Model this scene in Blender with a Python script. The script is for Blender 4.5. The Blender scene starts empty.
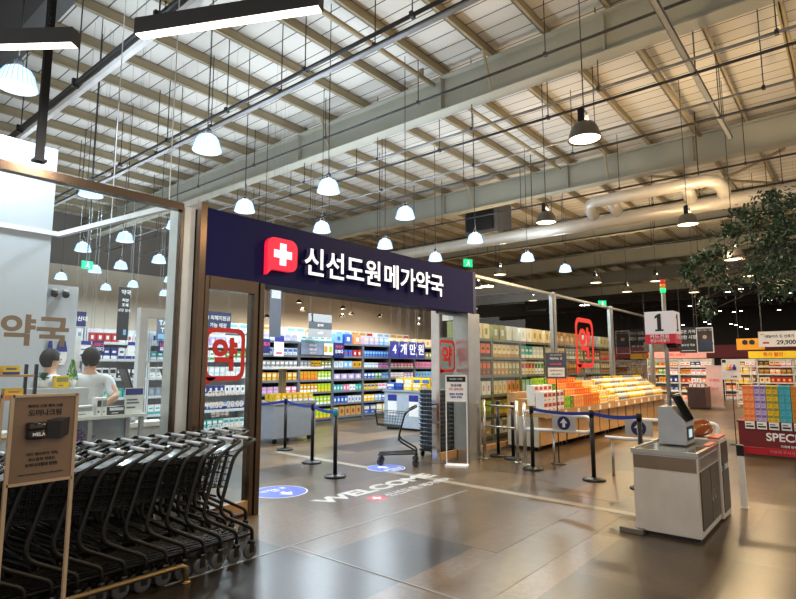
import bpy, bmesh, math, random
from mathutils import Vector, Matrix
random.seed(7)
PI = math.pi
sc = bpy.context.scene
col = sc.collection
# ------------------------------------------------------------------ camera, world, exposure, sun-less hall
F_PX, CX, CY, HY, VX, CAM_Z = 552.0, 398.0, 299.5, 366.5, 858.0, 1.6
pitch = math.atan((HY - CY) / F_PX)
yaw = math.atan((VX - CX) / (F_PX / math.cos(pitch)))
cam = bpy.data.cameras.new('camera')
cam_o = bpy.data.objects.new('camera', cam)
col.objects.link(cam_o)
cam.sensor_width = 36.0
cam.lens = 36.0 * F_PX / 796.0
cam.clip_end = 200
cam.clip_start = 0.05
cam_o.location = (0, 0, CAM_Z)
cam_o.rotation_euler = (PI / 2 + pitch, 0, yaw - PI / 2)
sc.camera = cam_o
w = bpy.data.worlds.new('hall_air')
sc.world = w
w.use_nodes = True
w.node_tree.nodes['Background'].inputs[0].default_value = (1.0, 0.95, 0.88, 1)
w.node_tree.nodes['Background'].inputs[1].default_value = 0.75
sc.view_settings.view_transform = 'Standard'
sc.view_settings.look = 'None'
sc.view_settings.gamma = 1
sc.view_settings.use_curve_mapping = False
sc.view_settings.exposure = 0.0
try:
    sc.cycles.use_denoising = True
    sc.cycles.max_bounces = 8
    sc.cycles.transparent_max_bounces = 24
    sc.cycles.sample_clamp_indirect = 4.0
    sc.cycles.caustics_reflective = False
    sc.cycles.caustics_refractive = False
except Exception:
    pass
COOL_W, WARM_W, COOL_UP, WARM_ROOF_FILL = 105.0, 140.0, 60.0, 170.0
COOL_E, WARM_E, LINE_E = 1.5, 6.0, 5.0


# ------------------------------------------------------------------ materials
def lin(h):
    h = h.lstrip('#')
    v = [int(h[i:i + 2], 16) / 255 for i in (0, 2, 4)]
    return tuple(c / 12.92 if c <= .04045 else ((c + .055) / 1.055) ** 2.4 for c in v) + (1,)


MATS = {}


def mat(key, hexc, rough=.5, metal=0, var=.06, scale=6, emit=0, ecol=None, bump=0, spec=None):
    if key in MATS:
        return MATS[key]
    m = bpy.data.materials.new(key)
    m.use_nodes = True
    nt = m.node_tree
    b = nt.nodes['Principled BSDF']
    c = lin(hexc)
    b.inputs['Base Color'].default_value = c
    b.inputs['Roughness'].default_value = rough
    b.inputs['Metallic'].default_value = metal
    if spec is not None:
        b.inputs['Specular IOR Level'].default_value = spec
    if var or bump:
        tc = nt.nodes.new('ShaderNodeTexCoord')
        n = nt.nodes.new('ShaderNodeTexNoise')
        n.inputs['Scale'].default_value = scale
        n.inputs['Detail'].default_value = 4
        nt.links.new(tc.outputs['Object'], n.inputs['Vector'])
        if var:
            r = nt.nodes.new('ShaderNodeValToRGB')
            r.color_ramp.elements[0].position = .3
            r.color_ramp.elements[1].position = .7
            r.color_ramp.elements[0].color = tuple(x * (1 - var) for x in c[:3]) + (1,)
            r.color_ramp.elements[1].color = tuple(min(1, x * (1 + var)) for x in c[:3]) + (1,)
            nt.links.new(n.outputs['Fac'], r.inputs['Fac'])
            nt.links.new(r.outputs['Color'], b.inputs['Base Color'])
        if bump:
            bp = nt.nodes.new('ShaderNodeBump')
            bp.inputs['Strength'].default_value = bump
            bp.inputs['Distance'].default_value = .01
            nt.links.new(n.outputs['Fac'], bp.inputs['Height'])
            nt.links.new(bp.outputs['Normal'], b.inputs['Normal'])
    if emit:
        b.inputs['Emission Color'].default_value = lin(ecol or hexc)
        b.inputs['Emission Strength'].default_value = emit
    MATS[key] = m
    return m


def glass(key, tint, refl=1.0, rough=0.0):
    if key in MATS:
        return MATS[key]
    m = bpy.data.materials.new(key)
    m.use_nodes = True
    nt = m.node_tree
    nt.nodes.clear()
    o = nt.nodes.new('ShaderNodeOutputMaterial')
    t = nt.nodes.new('ShaderNodeBsdfTransparent')
    t.inputs[0].default_value = tint
    g = nt.nodes.new('ShaderNodeBsdfGlossy')
    g.inputs['Roughness'].default_value = rough
    g.inputs['Color'].default_value = (refl, refl, refl, 1)
    f = nt.nodes.new('ShaderNodeFresnel')
    f.inputs['IOR'].default_value = 1.5
    mx = nt.nodes.new('ShaderNodeMixShader')
    ge = nt.nodes.new('ShaderNodeNewGeometry')
    sub = nt.nodes.new('ShaderNodeMath')
    sub.operation = 'SUBTRACT'
    sub.inputs[0].default_value = 1
    nt.links.new(ge.outputs['Backfacing'], sub.inputs[1])
    mul = nt.nodes.new('ShaderNodeMath')
    mul.operation = 'MULTIPLY'
    nt.links.new(f.outputs[0], mul.inputs[0])
    nt.links.new(sub.outputs[0], mul.inputs[1])
    nt.links.new(mul.outputs[0], mx.inputs[0])
    nt.links.new(t.outputs[0], mx.inputs[1])
    nt.links.new(g.outputs[0], mx.inputs[2])
    nt.links.new(mx.outputs[0], o.inputs[0])
    MATS[key] = m
    return m


def floor_mat():
    m = bpy.data.materials.new('polished_concrete')
    m.use_nodes = True
    nt = m.node_tree
    b = nt.nodes['Principled BSDF']
    L = nt.links.new
    tc = nt.nodes.new('ShaderNodeTexCoord')
    br = nt.nodes.new('ShaderNodeTexBrick')
    br.inputs['Scale'].default_value = 1
    br.inputs['Brick Width'].default_value = 2.2
    br.inputs['Row Height'].default_value = .92
    br.inputs['Mortar Size'].default_value = .004
    br.inputs['Bias'].default_value = 0
    br.inputs['Color1'].default_value = lin('#211c17')
    br.inputs['Color2'].default_value = lin('#7c664a')
    br.inputs['Mortar'].default_value = lin('#3c362f')
    L(tc.outputs['Object'], br.inputs['Vector'])
    n = nt.nodes.new('ShaderNodeTexNoise')
    n.inputs['Scale'].default_value = .9
    n.inputs['Detail'].default_value = 8
    n.inputs['Roughness'].default_value = .6
    L(tc.outputs['Object'], n.inputs['Vector'])
    r = nt.nodes.new('ShaderNodeValToRGB')
    r.color_ramp.elements[0].position = .2
    r.color_ramp.elements[0].color = (.3, .3, .32, 1)
    r.color_ramp.elements[1].position = .8
    r.color_ramp.elements[1].color = (1.35, 1.32, 1.25, 1)
    L(n.outputs['Fac'], r.inputs['Fac'])
    mx = nt.nodes.new('ShaderNodeMix')
    mx.data_type = 'RGBA'
    mx.blend_type = 'MULTIPLY'
    mx.inputs[0].default_value = 1
    L(br.outputs['Color'], mx.inputs[6])
    L(r.outputs['Color'], mx.inputs[7])
    n3 = nt.nodes.new('ShaderNodeTexNoise')
    n3.inputs['Scale'].default_value = 22
    n3.inputs['Detail'].default_value = 4
    L(tc.outputs['Object'], n3.inputs['Vector'])
    r3 = nt.nodes.new('ShaderNodeValToRGB')
    r3.color_ramp.elements[0].position = .3
    r3.color_ramp.elements[0].color = (.72, .72, .72, 1)
    r3.color_ramp.elements[1].position = .75
    r3.color_ramp.elements[1].color = (1.3, 1.3, 1.3, 1)
    L(n3.outputs['Fac'], r3.inputs['Fac'])
    mx3 = nt.nodes.new('ShaderNodeMix')
    mx3.data_type = 'RGBA'
    mx3.blend_type = 'MULTIPLY'
    mx3.inputs[0].default_value = 1
    L(mx.outputs[2], mx3.inputs[6])
    L(r3.outputs['Color'], mx3.inputs[7])
    L(mx3.outputs[2], b.inputs['Base Color'])
    n2 = nt.nodes.new('ShaderNodeTexNoise')
    n2.inputs['Scale'].default_value = 2.2
    n2.inputs['Detail'].default_value = 5
    L(tc.outputs['Object'], n2.inputs['Vector'])
    mr = nt.nodes.new('ShaderNodeMapRange')
    mr.inputs['From Min'].default_value = .1
    mr.inputs['From Max'].default_value = .9
    mr.inputs['To Min'].default_value = .275
    mr.inputs['To Max'].default_value = .3
    L(n2.outputs['Fac'], mr.inputs['Value'])
    L(mr.outputs[0], b.inputs['Roughness'])
    b.inputs['Specular IOR Level'].default_value = .66
    return m


def deck_mat():
    m = bpy.data.materials.new('ribbed_roof_deck')
    m.use_nodes = True
    nt = m.node_tree
    b = nt.nodes['Principled BSDF']
    L = nt.links.new
    tc = nt.nodes.new('ShaderNodeTexCoord')
    br = nt.nodes.new('ShaderNodeTexBrick')
    br.offset = 0
    br.inputs['Scale'].default_value = 1
    br.inputs['Brick Width'].default_value = .42
    br.inputs['Row Height'].default_value = 40
    br.inputs['Mortar Size'].default_value = .014
    br.inputs['Color1'].default_value = lin('#cfccc5')
    br.inputs['Color2'].default_value = lin('#c2bfb8')
    br.inputs['Mortar'].default_value = lin('#3c3934')
    L(tc.outputs['Object'], br.inputs['Vector'])
    L(br.outputs['Color'], b.inputs['Base Color'])
    b.inputs['Roughness'].default_value = .6
    return m


# ------------------------------------------------------------------ geometry helpers
class MB:
    def __init__(self):
        self.bm = bmesh.new()
        self.mi = 0

    def _f(self, vs):
        try:
            f = self.bm.faces.new(vs)
            f.material_index = self.mi
            return f
        except ValueError:
            return None

    def box(self, x0, x1, y0, y1, z0, z1):
        v = [self.bm.verts.new(p) for p in ((x0, y0, z0), (x1, y0, z0), (x1, y1, z0), (x0, y1, z0), (x0, y0, z1), (x1, y0, z1), (x1, y1, z1), (x0, y1, z1))]
        for q in ((3, 2, 1, 0), (4, 5, 6, 7), (0, 1, 5, 4), (1, 2, 6, 5), (2, 3, 7, 6), (3, 0, 4, 7)):
            self._f([v[i] for i in q])
        return self

    def hexa(self, pts):
        v = [self.bm.verts.new(p) for p in pts]
        for q in ((3, 2, 1, 0), (4, 5, 6, 7), (0, 1, 5, 4), (1, 2, 6, 5), (2, 3, 7, 6), (3, 0, 4, 7)):
            self._f([v[i] for i in q])
        return self

    def quad(self, *p):
        self._f([self.bm.verts.new(q) for q in p])
        return self

    def tube(self, pts, r, n=8, closed=False, r2=None):
        pts = [Vector(p) for p in pts]
        k = len(pts)
        rings = []
        up = None
        for i, p in enumerate(pts):
            a = pts[i - 1] if (i > 0 or closed) else p
            c = pts[(i + 1) % k] if (i < k - 1 or closed) else p
            t = ((p - a).normalized() + (c - p).normalized())
            if t.length < 1e-6:
                t = (c - a)
            t.normalize()
            if up is None:
                up = Vector((0, 0, 1)) if abs(t.z) < .9 else Vector((1, 0, 0))
            s = t.cross(up)
            if s.length < 1e-5:
                s = t.cross(Vector((0, 1, 0)))
            s.normalize()
            u = s.cross(t).normalized()
            up = u
            rr = r if r2 is None else r + (r2 - r) * i / max(1, k - 1)
            rings.append([self.bm.verts.new(p + s * math.cos(2 * PI * j / n) * rr + u * math.sin(2 * PI * j / n) * rr) for j in range(n)])
        for i in range(k if closed else k - 1):
            A, B = rings[i], rings[(i + 1) % k]
            for j in range(n):
                self._f([A[j], A[(j + 1) % n], B[(j + 1) % n], B[j]])
        if not closed:
            self._f(list(reversed(rings[0])))
            self._f(rings[-1])
        return self

    def lathe(self, prof, c=(0, 0, 0), n=16, axis='z'):
        def P(r, h, a):
            x, y = r * math.cos(a), r * math.sin(a)
            if axis == 'z':
                return (c[0] + x, c[1] + y, c[2] + h)
            if axis == 'y':
                return (c[0] + x, c[1] + h, c[2] + y)
            return (c[0] + h, c[1] + x, c[2] + y)
        rings = [[self.bm.verts.new(P(max(r, 1e-4), h, 2 * PI * j / n)) for j in range(n)] for r, h in prof]
        for A, B in zip(rings, rings[1:]):
            for j in range(n):
                self._f([A[j], A[(j + 1) % n], B[(j + 1) % n], B[j]])
        if prof[0][0] > 1e-3:
            self._f(list(reversed(rings[0])))
        if prof[-1][0] > 1e-3:
            self._f(rings[-1])
        return self

    def prism(self, poly, y0, y1):
        """polygon in (x, z) extruded along y"""
        A = [self.bm.verts.new((x, y0, z)) for x, z in poly]
        B = [self.bm.verts.new((x, y1, z)) for x, z in poly]
        n = len(poly)
        self._f(A)
        self._f(list(reversed(B)))
        for i in range(n):
            self._f([A[i], B[i], B[(i + 1) % n], A[(i + 1) % n]])
        return self

    def mesh(self, name, mats, smooth=False, bevel=0):
        bmesh.ops.recalc_face_normals(self.bm, faces=self.bm.faces)
        if bevel:
            bmesh.ops.bevel(self.bm, geom=list(self.bm.edges), offset=bevel, segments=2, affect='EDGES', profile=.6)
        me = bpy.data.meshes.new(name)
        self.bm.to_mesh(me)
        self.bm.free()
        for m in (mats if isinstance(mats, (list, tuple)) else [mats]):
            me.materials.append(m)
        if smooth:
            for p in me.polygons:
                p.use_smooth = True
        return me

    def build(self, name, mats, parent=None, smooth=False, bevel=0, label=None):
        me = self.mesh(name, mats, smooth, bevel)
        return link(name, me, parent, label)


def link(name, me, parent=None, label=None):
    o = bpy.data.objects.new(name, me)
    col.objects.link(o)
    if parent:
        o.parent = parent
    if label:
        o['label'] = label
    return o


def tag(o, label, cat, group=None, kind=None):
    o['label'] = label
    o['category'] = cat
    if group:
        o['group'] = group
    if kind:
        o['kind'] = kind
    return o


def thing(name, label, cat, loc=(0, 0, 0), rz=0, group=None):
    o = bpy.data.objects.new(name, None)
    o.empty_display_size = .1
    col.objects.link(o)
    o.location = loc
    o.rotation_euler = (0, 0, rz)
    return tag(o, label, cat, group)


def digit_one(h, loc, rot, m, parent, depth=.002):
    b = MB()
    b.prism([(-.22 * h, -.5 * h), (.22 * h, -.5 * h), (.22 * h, -.4 * h), (.11 * h, -.4 * h), (.11 * h, .5 * h), (-.02 * h, .5 * h), (-.22 * h, .36 * h), (-.22 * h, .22 * h), (-.1 * h, .29 * h), (-.1 * h, -.4 * h), (-.22 * h, -.4 * h)], -depth, 0)
    o = b.build('numeral', m, parent)
    o.location = loc
    o.rotation_euler = rot
    return o


def struct(o):
    o['kind'] = 'structure'
    return o


def sempty(name, loc=(0, 0, 0)):
    o = bpy.data.objects.new(name, None)
    col.objects.link(o)
    o.location = loc
    o['kind'] = 'structure'
    return o


KIDS = {}


def copy_tree(o, label=None, group=None, loc=None, rz=None, skip=('-',)):
    """a copy of a thing together with its parts and sub-parts"""
    c = o.copy()
    col.objects.link(c)
    for ch in list(o.children):
        if ch.type == 'LIGHT' or ch.name.startswith(skip):
            continue
        d = ch.copy()
        col.objects.link(d)
        d.parent = c
        for g in list(ch.children):
            e = g.copy()
            col.objects.link(e)
            e.parent = d
    if label:
        c['label'] = label
    if group:
        c['group'] = group
    if loc is not None:
        c.location = loc
    if rz is not None:
        c.rotation_euler = (0, 0, rz)
    return c


def text_mesh(s, size, depth=.002, bold=0, align='CENTER'):
    cu = bpy.data.curves.new('lettering', 'FONT')
    cu.body = s
    cu.size = size
    cu.extrude = depth / 2
    cu.offset = bold
    cu.align_x = align
    cu.align_y = 'CENTER'
    cu.resolution_u = 3 if size < .15 else 5
    o = bpy.data.objects.new('lettering', cu)
    col.objects.link(o)
    dg = bpy.context.evaluated_depsgraph_get()
    me = bpy.data.meshes.new_from_object(o.evaluated_get(dg))
    bpy.data.objects.remove(o)
    bpy.data.curves.remove(cu)
    return me


FRONT = (PI / 2, 0, 0)          # faces the hall (-Y)
SIDE = (PI / 2, 0, -PI / 2)     # faces the entrance side (-X)
FLAT = (0, 0, 0)


def text(s, size, loc, rot, m, parent=None, depth=.002, bold=0, width=None, height=None, name='lettering', align='CENTER'):
    me = text_mesh(s, size, depth, bold, align)
    xs = [v.co.x for v in me.vertices] or [0, 1]
    ys = [v.co.y for v in me.vertices] or [0, 1]
    if width or height:
        sx = width / (max(xs) - min(xs)) if width else 1
        sy = height / (max(ys) - min(ys)) if height else sx
        if not width:
            sx = sy
        cxx, cyy = (max(xs) + min(xs)) / 2, (max(ys) + min(ys)) / 2
        for v in me.vertices:
            v.co.x = (v.co.x - cxx) * sx
            v.co.y = (v.co.y - cyy) * sy
    me.materials.clear()
    me.materials.append(m)
    o = bpy.data.objects.new(name, me)
    col.objects.link(o)
    o.location = loc
    o.rotation_euler = rot
    if parent:
        o.parent = parent
    return o


# common materials
black_metal = mat('black_powder_coat', '#17171a', .38, .3)
dark_metal = mat('dark_grey_metal', '#2b2d30', .45, .5)
white_paint = mat('white_paint', '#e9eaea', .45)
white_paper = mat('white_paper', '#eeeeee', .6)
grey_metal = mat('grey_sheet_metal', '#9aa3ae', .4, .2)
light_grey = mat('light_grey_laminate', '#b9bbbd', .4)
steel = mat('brushed_steel', '#b9b9b6', .28, .9)
chrome = mat('chrome', '#d5d5d5', .12, 1)
bronze = mat('bronze_trim', '#665444', .2, .85)
navy = mat('navy_panel', '#1b2060', .4)
navy_dark = mat('navy_fascia', '#12164e', .55, spec=.15)
red = mat('logo_red', '#d81e38', .4)
white_lit = mat('lit_white_letters', '#ffffff', .4, var=0, emit=.9, ecol='#eef4ff')
red_lit = mat('lit_red_logo', '#dd1c3a', .4, var=0, emit=.9, ecol='#e01f3e')
white_ink = mat('white_ink', '#f2f3f5', .5, var=0)
floor_ink = mat('worn_floor_white', '#bdbcb6', .45, var=.15, scale=12)
black_ink = mat('black_ink', '#101014', .5, var=0)
navy_ink = mat('navy_ink', '#262e86', .5, var=0)
tan_ink = mat('tan_vinyl', '#786b5b', .5, var=0)
red_ink = mat('red_vinyl', '#d02a26', .45, var=0)
red_vinyl = red_ink
wood = mat('light_wood', '#b98f5e', .45, var=.12, scale=9)
kraft = mat('kraft_card', '#b98f56', .7)
pane_mat = glass('clear_glass', (.93, .96, .95, 1), 1)
case_glass = glass('pale_acrylic', (.86, .9, .9, 1), 1, .05)

# ================================================================== SETTING
Z_DECK, Z_PUR, Z_GB = 8.72, 8.46, 7.6
struct(MB().box(-4, 64, -9, 31, -.1, 0).build('floor', floor_mat()))
struct(MB().box(-4, 64, -9, 31, Z_DECK, Z_DECK + .1).build('ceiling', deck_mat()))
cream = mat('cream_wall_paint', '#d9cfc0', .7, var=.03, scale=1)
grey_wall = mat('upper_wall_grey', '#6f6a66', .7, var=.05, scale=.7)
dark_wall = mat('dark_hall_paint', '#191412', .8, var=.05)
struct(MB().box(-4, 40, 28, 28.2, 0, 6.3).build('wall_back', cream))
struct(MB().box(-4, 64, 28.02, 28.25, 6.3, Z_DECK).build('wall_back_upper', grey_wall))
struct(MB().box(40, 40.2, -9, 28, 0, 5.6).build('wall_right', dark_wall))
struct(MB().box(63, 63.2, -9, 28, 0, Z_DECK).build('wall_right_far', mat('far_wall_tan', '#6e6252', .7)))
struct(MB().box(39.8, 40, -9, 14, 2.15, 2.95).build('trim_1', mat('maroon_band', '#7d1622', .5)))
struct(MB().box(-4, 2.75, -9, 28, 7.5, 7.58).build('ceiling_dark_hall', dark_wall))
struct(MB().box(30, 39.9, -9, 15, 5.3, 5.45).build('ceiling_dark', dark_wall))
for i, x in enumerate((30.2, 33, 36)):
    struct(MB().box(x - .1, x + .1, -9, 15, 4.95, 5.3).build('beam_dark', dark_wall))
for i, y in enumerate((-6, -3, 0, 3, 6, 9, 12)):
    struct(MB().box(30, 39.8, y - .06, y + .06, 5.05, 5.3).build('beam_dark', dark_wall))

purlin_paint = mat('purlin_beige_paint', '#93866a', .55, var=.05, scale=2)
girder_paint = mat('girder_grey_paint', '#9c9c90', .5, var=.04, scale=1)
for k in range(-9, 19):
    y = 3.22 + 1.295 * k
    if y > 27.9 or y < -8.8:
        continue
    b = MB()
    b.box(-4, 63, y - .012, y + .012, Z_PUR, Z_DECK)
    b.box(-4, 63, y - .075, y + .012, Z_PUR, Z_PUR + .015)
    b.box(-4, 63, y - .012, y + .075, Z_DECK - .015, Z_DECK)
    struct(b.build('beam_purlin', purlin_paint))
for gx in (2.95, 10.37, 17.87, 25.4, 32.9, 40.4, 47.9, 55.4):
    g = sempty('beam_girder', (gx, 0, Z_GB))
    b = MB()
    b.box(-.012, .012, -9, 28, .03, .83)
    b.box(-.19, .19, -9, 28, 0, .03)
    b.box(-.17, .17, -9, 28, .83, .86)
    b.build('web', girder_paint if gx > 5 else mat('shadow_grey_paint', '#3c3c3c', .6), g)  # nearest girder has a darker grey paint than the others
    if 5 < gx < 20:
        for y in (3.3, 7.15, 12.3):
            MB().box(-.16, .16, y - .012, y + .012, .03, .83).build('stiffener', girder_paint, g)
        for k in (2, 6):
            y = 3.22 + 1.295 * k - .04
            MB().tube([(-.5, y, .88), (-.14, y, .04)], .035, 6).build('flange_brace', purlin_paint, g)
            MB().tube([(.5, y, .88), (.14, y, .04)], .035, 6).build('flange_brace', purlin_paint, g)

# storefront line: header, mullions, glazing
Y_L, Y_R = 5.3, 5.52
n_win = [0]


def window(x0, x1, y, z0, z1, frame_m, fw=.03, header=.09, kick=0, kick_m=None):
    n_win[0] += 1
    e = sempty('window_%d' % n_win[0], (x0, y, 0))
    wd = x1 - x0
    b = MB()
    b.box(0, fw, -.04, .04, z0, z1)
    b.box(wd - fw, wd, -.04, .04, z0, z1)
    b.box(fw, wd - fw, -.05, .05, z1 - header, z1)
    b.box(fw, wd - fw, -.04, .04, z0, z0 + .04)
    b.build('frame', frame_m, e)
    if kick:
        MB().box(fw, wd - fw, -.03, .03, z0 + .04, z0 + kick).build('kick_plate', kick_m, e)
    MB().box(fw, wd - fw, -.006, .006, z0 + max(.04, kick), z1 - header).build('pane', pane_mat, e)
    return e


window(-1.6, .6, Y_L, 0, 3.28, bronze, .02, .075)
window(.62, 2.88, Y_L, 0, 3.28, bronze, .02, .075)
struct(MB().box(2.9, 3.02, Y_L - .02, Y_L + .28, 0, 3.26).build('pillar', mat('white_metal_post', '#d9dcdb', .3, .3)))
struct(MB().box(3.03, 3.1, Y_L - .12, Y_L + .12, 0, 3.32).build('pillar_bronze', bronze))
window(3.11, 3.78, Y_L - .08, 0, 2.55, bronze, .05, .14, .16, wood)
struct(MB().box(3.79, 3.85, Y_L - .14, Y_L + .1, 0, 2.54).build('pillar_bronze', bronze))
struct(MB().box(7.62, 7.7, Y_R - .05, Y_R + .05, 0, 2.6).build('pillar_chrome', chrome))
window(7.71, 8.3, Y_R, 0, 2.58, steel, .03, .08, .16, wood)
struct(MB().box(8.24, 8.62, Y_R - .3, Y_R - .05, 0, 2.54).build('pillar_steel', steel))
window(8.63, 12.4, Y_R, 0, 3.34, steel, .03, .05, .13, wood)
struct(MB().box(12.42, 12.54, Y_R - .06, Y_R + .06, 0, 3.36).build('pillar_steel', steel))
window(12.56, 16.4, Y_R, 0, 3.34, steel, .03, .05, .13, wood)
struct(MB().box(16.42, 16.56, Y_R - .06, Y_R + .06, 0, 3.36).build('pillar_steel', steel))
window(16.58, 20.5, Y_R, 0, 3.34, steel, .03, .05, .13, wood)
struct(MB().box(20.52, 20.68, Y_R - .06, Y_R + .06, 0, 3.36).build('pillar_steel', steel))

# white partition inside and lower screen wall
part_white = mat('white_partition', '#bcc0c5', .6, var=.02)
struct(MB().box(-4, 2.56, 8.0, 8.12, 0, 4.47).build('partition_wall', part_white))
struct(MB().box(1.6, 3.04, 8.3, 8.4, 0, 2.7).build('partition_low_wall', part_white))

# floor trims
jointm = mat('steel_joint', '#8f8d88', .5, .5)
pale = mat('pale_floor_repair', '#948c7e', .3, var=.12, scale=8)
tanm = mat('tan_floor_repair', '#6b5a44', .3, var=.14, scale=9)
struct(MB().box(2.2, 6.3, 4.035, 4.06, 0, .003).build('trim_2', jointm))
struct(MB().box(3.365, 3.39, -2, 4.035, 0, .003).build('trim_3', jointm))
struct(MB().hexa([(6.36, 1.6, 0), (6.5, 1.6, 0), (6.86, 8.6, 0), (6.72, 8.6, 0), (6.36, 1.6, .002), (6.5, 1.6, .002), (6.86, 8.6, .002), (6.72, 8.6, .002)]).build('trim_4', pale))
struct(MB().box(2.6, 6.35, 2.08, 2.5, 0, .0015).build('trim_5', tanm))
struct(MB().box(4.4, 6.35, 2.53, 2.9, 0, .0012).build('trim_6', tanm))
struct(MB().box(6.9, 9.0, 2.3, 3.0, 0, .0013).build('trim_7', tanm))

# ================================================================== CEILING SERVICES
pipe_dark = mat('dark_conduit', '#3a3b3d', .45, .4)
pipe_grey = mat('galvanised_tray', '#85878a', .45, .5)


def conduit(x, z, r, y0, y1, label, m=pipe_dark, hang=3.0, ph=.7):
    t = thing('conduit', label, 'conduit', (x, y0, z))
    MB().tube([(0, 0, 0), (0, y1 - y0, 0)], r, 8).build('pipe', m, t, True)
    y = ph
    while y < y1 - y0:
        MB().tube([(0, y, r * .5), (0, y, Z_DECK - z)], .011, 5).build('hanger', pipe_dark, t)
        MB().box(-r * 1.4, r * 1.4, y - .03, y + .03, -r * 1.3, r * 1.4).build('clamp', pipe_dark, t)
        y += hang
    return t


t = conduit(3.1, 6.0, .05, -2, 20, 'thick dark conduit with white strip crossing over the white storefront glass', hang=2.6)
MB().box(.03, .1, 0, 22, -.12, -.05).build('strip', white_paint, t)
conduit(6.27, 7.0, .035, -3, 27, 'dark conduit crossing the roof near the long pendant light', hang=2.5, ph=.4)
t = conduit(6.52, 7.0, .035, -3, 27, 'grey edged conduit running beside the dark one near the long pendant light', hang=2.5, ph=1.4)
MB().box(-.05, .05, 0, 30, -.06, -.03).build('tray', pipe_grey, t)
conduit(9.55, 7.6, .028, -3, 27, 'thin dark conduit along the face of the first big girder', hang=3.1, ph=1)
conduit(10.4, 7.0, .03, -3, 27, 'upper conduit of the pair just past the first big girder', m=pipe_grey, hang=2.9)
conduit(10.95, 7.0, .03, -3, 27, 'lower dark conduit of the pair just past the first big girder', hang=2.9, ph=2)
conduit(12.4, 7.0, .028, -3, 27, 'grey conduit midway between the two big girders', m=pipe_grey, hang=3.3)
conduit(13.3, 7.0, .028, -3, 27, 'dark conduit nearer the second big girder', hang=3.3, ph=1.6)
conduit(16.9, 7.0, .03, -3, 27, 'dark conduit along the second big girder', hang=3.3, ph=1.6)
conduit(19.4, 7.0, .03, -3, 27, 'dark conduit past the pale round duct', hang=3.6)
conduit(21.8, 6.8, .03, -3, 27, 'dark conduit in the far roof bay', hang=3.6, ph=1.3)
conduit(23.6, 6.5, .03, -3, 27, 'dark conduit deep in the far roof bay', hang=3.6, ph=1.9)

# tray along the storefront direction
t = thing('cable_tray', 'grey cable tray running between the two big girders at upper right', 'cable tray', (7.5, 1.93, 7.0))
b = MB()
b.box(0, 7.3, -.05, .05, 0, .012)
b.box(0, 7.3, -.05, -.04, 0, .06)
b.box(0, 7.3, .04, .05, 0, .06)
b.build('tray', pipe_grey, t)
for x in (.9, 3.6, 6.3):
    MB().tube([(x, 0, .01), (x, 0, Z_DECK - 7)], .011, 5).build('hanger', pipe_dark, t)
for (x, y, z, ln, lab) in ((4.0, 7.32, 8.3, 6.2, 'beige round pipe under the purlins near the long pendant light'), (10.7, 7.32, 8.3, 6.8, 'beige round pipe under the purlins past the first girder above the sign'),
                           (10.7, 3.03, 8.3, 6.8, 'beige round pipe under the purlins near the grey cable tray')):
    t = thing('roof_pipe', lab, 'pipe', (x, y, z))
    MB().tube([(0, 0, 0), (ln, 0, 0)], .055, 10).build('pipe', purlin_paint, t, True)
    for q in (.5, ln - .5):
        MB().box(q - .02, q + .02, -.06, .06, 0, Z_PUR - z + .03).build('bracket', purlin_paint, t)

# round duct with bypass
duct_m = mat('spiral_duct', '#c9c3b8', .35, .25, var=.05, scale=3)
t = thing('air_duct', 'pale round air duct crossing under the roof behind the sign', 'duct', (16.7, 0, 6.0))
MB().tube([(0, -4, 0), (0, 22, 0)], .2, 16).build('pipe', duct_m, t, True)
for y in (-1, 3, 8, 13, 18):
    MB().tube([(0, y, .18), (0, y, Z_DECK - 6)], .014, 5).build('hanger', pipe_dark, t)
for (ya, yb) in ((2.4, 5.9), (3.2, 5.2)):
    pts = [(0, ya, .1), (-.35, ya, .3), (-.62, ya + .1, .42), (-.72, ya + .3, .45), (-.72, yb - .3, .45), (-.62, yb - .1, .42), (-.35, yb, .3), (0, yb, .1)]
    if ya > 3:
        pts = [(0, ya, .1), (-.35, ya, .3), (-.6, ya, .42)], [(0, yb, .1), (-.35, yb, .3), (-.6, yb, .42)]
        for q in pts:
            MB().tube(q, .17, 12).build('branch', duct_m, t, True)
    else:
        MB().tube(pts, .17, 12).build('bypass', duct_m, t, True)

for (a_, b2, lab) in (((648, 176), (775, 183), 'beige roof tie rod running level past the duct bypass'), ((684, 199), (784, 149), 'beige roof tie rod rising to the right above the duct bypass')):
    fx, fy = [], []
    for (px_, py_) in (a_, b2):
        v_ = Vector((math.cos(yaw), math.sin(yaw), 0)) * math.cos(pitch) * F_PX + Vector((0, 0, 1)) * math.sin(pitch) * F_PX + Vector((math.sin(yaw), -math.cos(yaw), 0)) * (px_ - CX) - (Vector((0, 0, 1)) * math.cos(pitch) - Vector((math.cos(yaw), math.sin(yaw), 0)) * math.sin(pitch)) * (py_ - CY)
        q_ = Vector((0, 0, CAM_Z)) + v_ * ((8.3 - CAM_Z) / v_.z)
        fx.append(q_)
    t = thing('tie_rod', lab, 'rod', fx[0])
    MB().tube([(0, 0, 0), fx[1] - fx[0]], .05, 8).build('rod', purlin_paint, t, True)
    for q_ in (Vector((0, 0, 0)), fx[1] - fx[0]):
        MB().box(q_.x - .05, q_.x + .05, q_.y - .05, q_.y + .05, 0, Z_PUR - 8.305).build('bracket', purlin_paint, t)
t = thing('air_handler', 'dark grey boxed air handling unit hanging above the end of the sign', 'air handler', (19.5, 11.3, 6.9))
MB().box(-.6, .6, -.75, .75, 0, 1.3).build('casing', mat('unit_grey', '#595c60', .5), t, bevel=.02)
MB().box(-.75, -.6, -.6, .6, .15, .9).build('grille', dark_metal, t)
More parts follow.
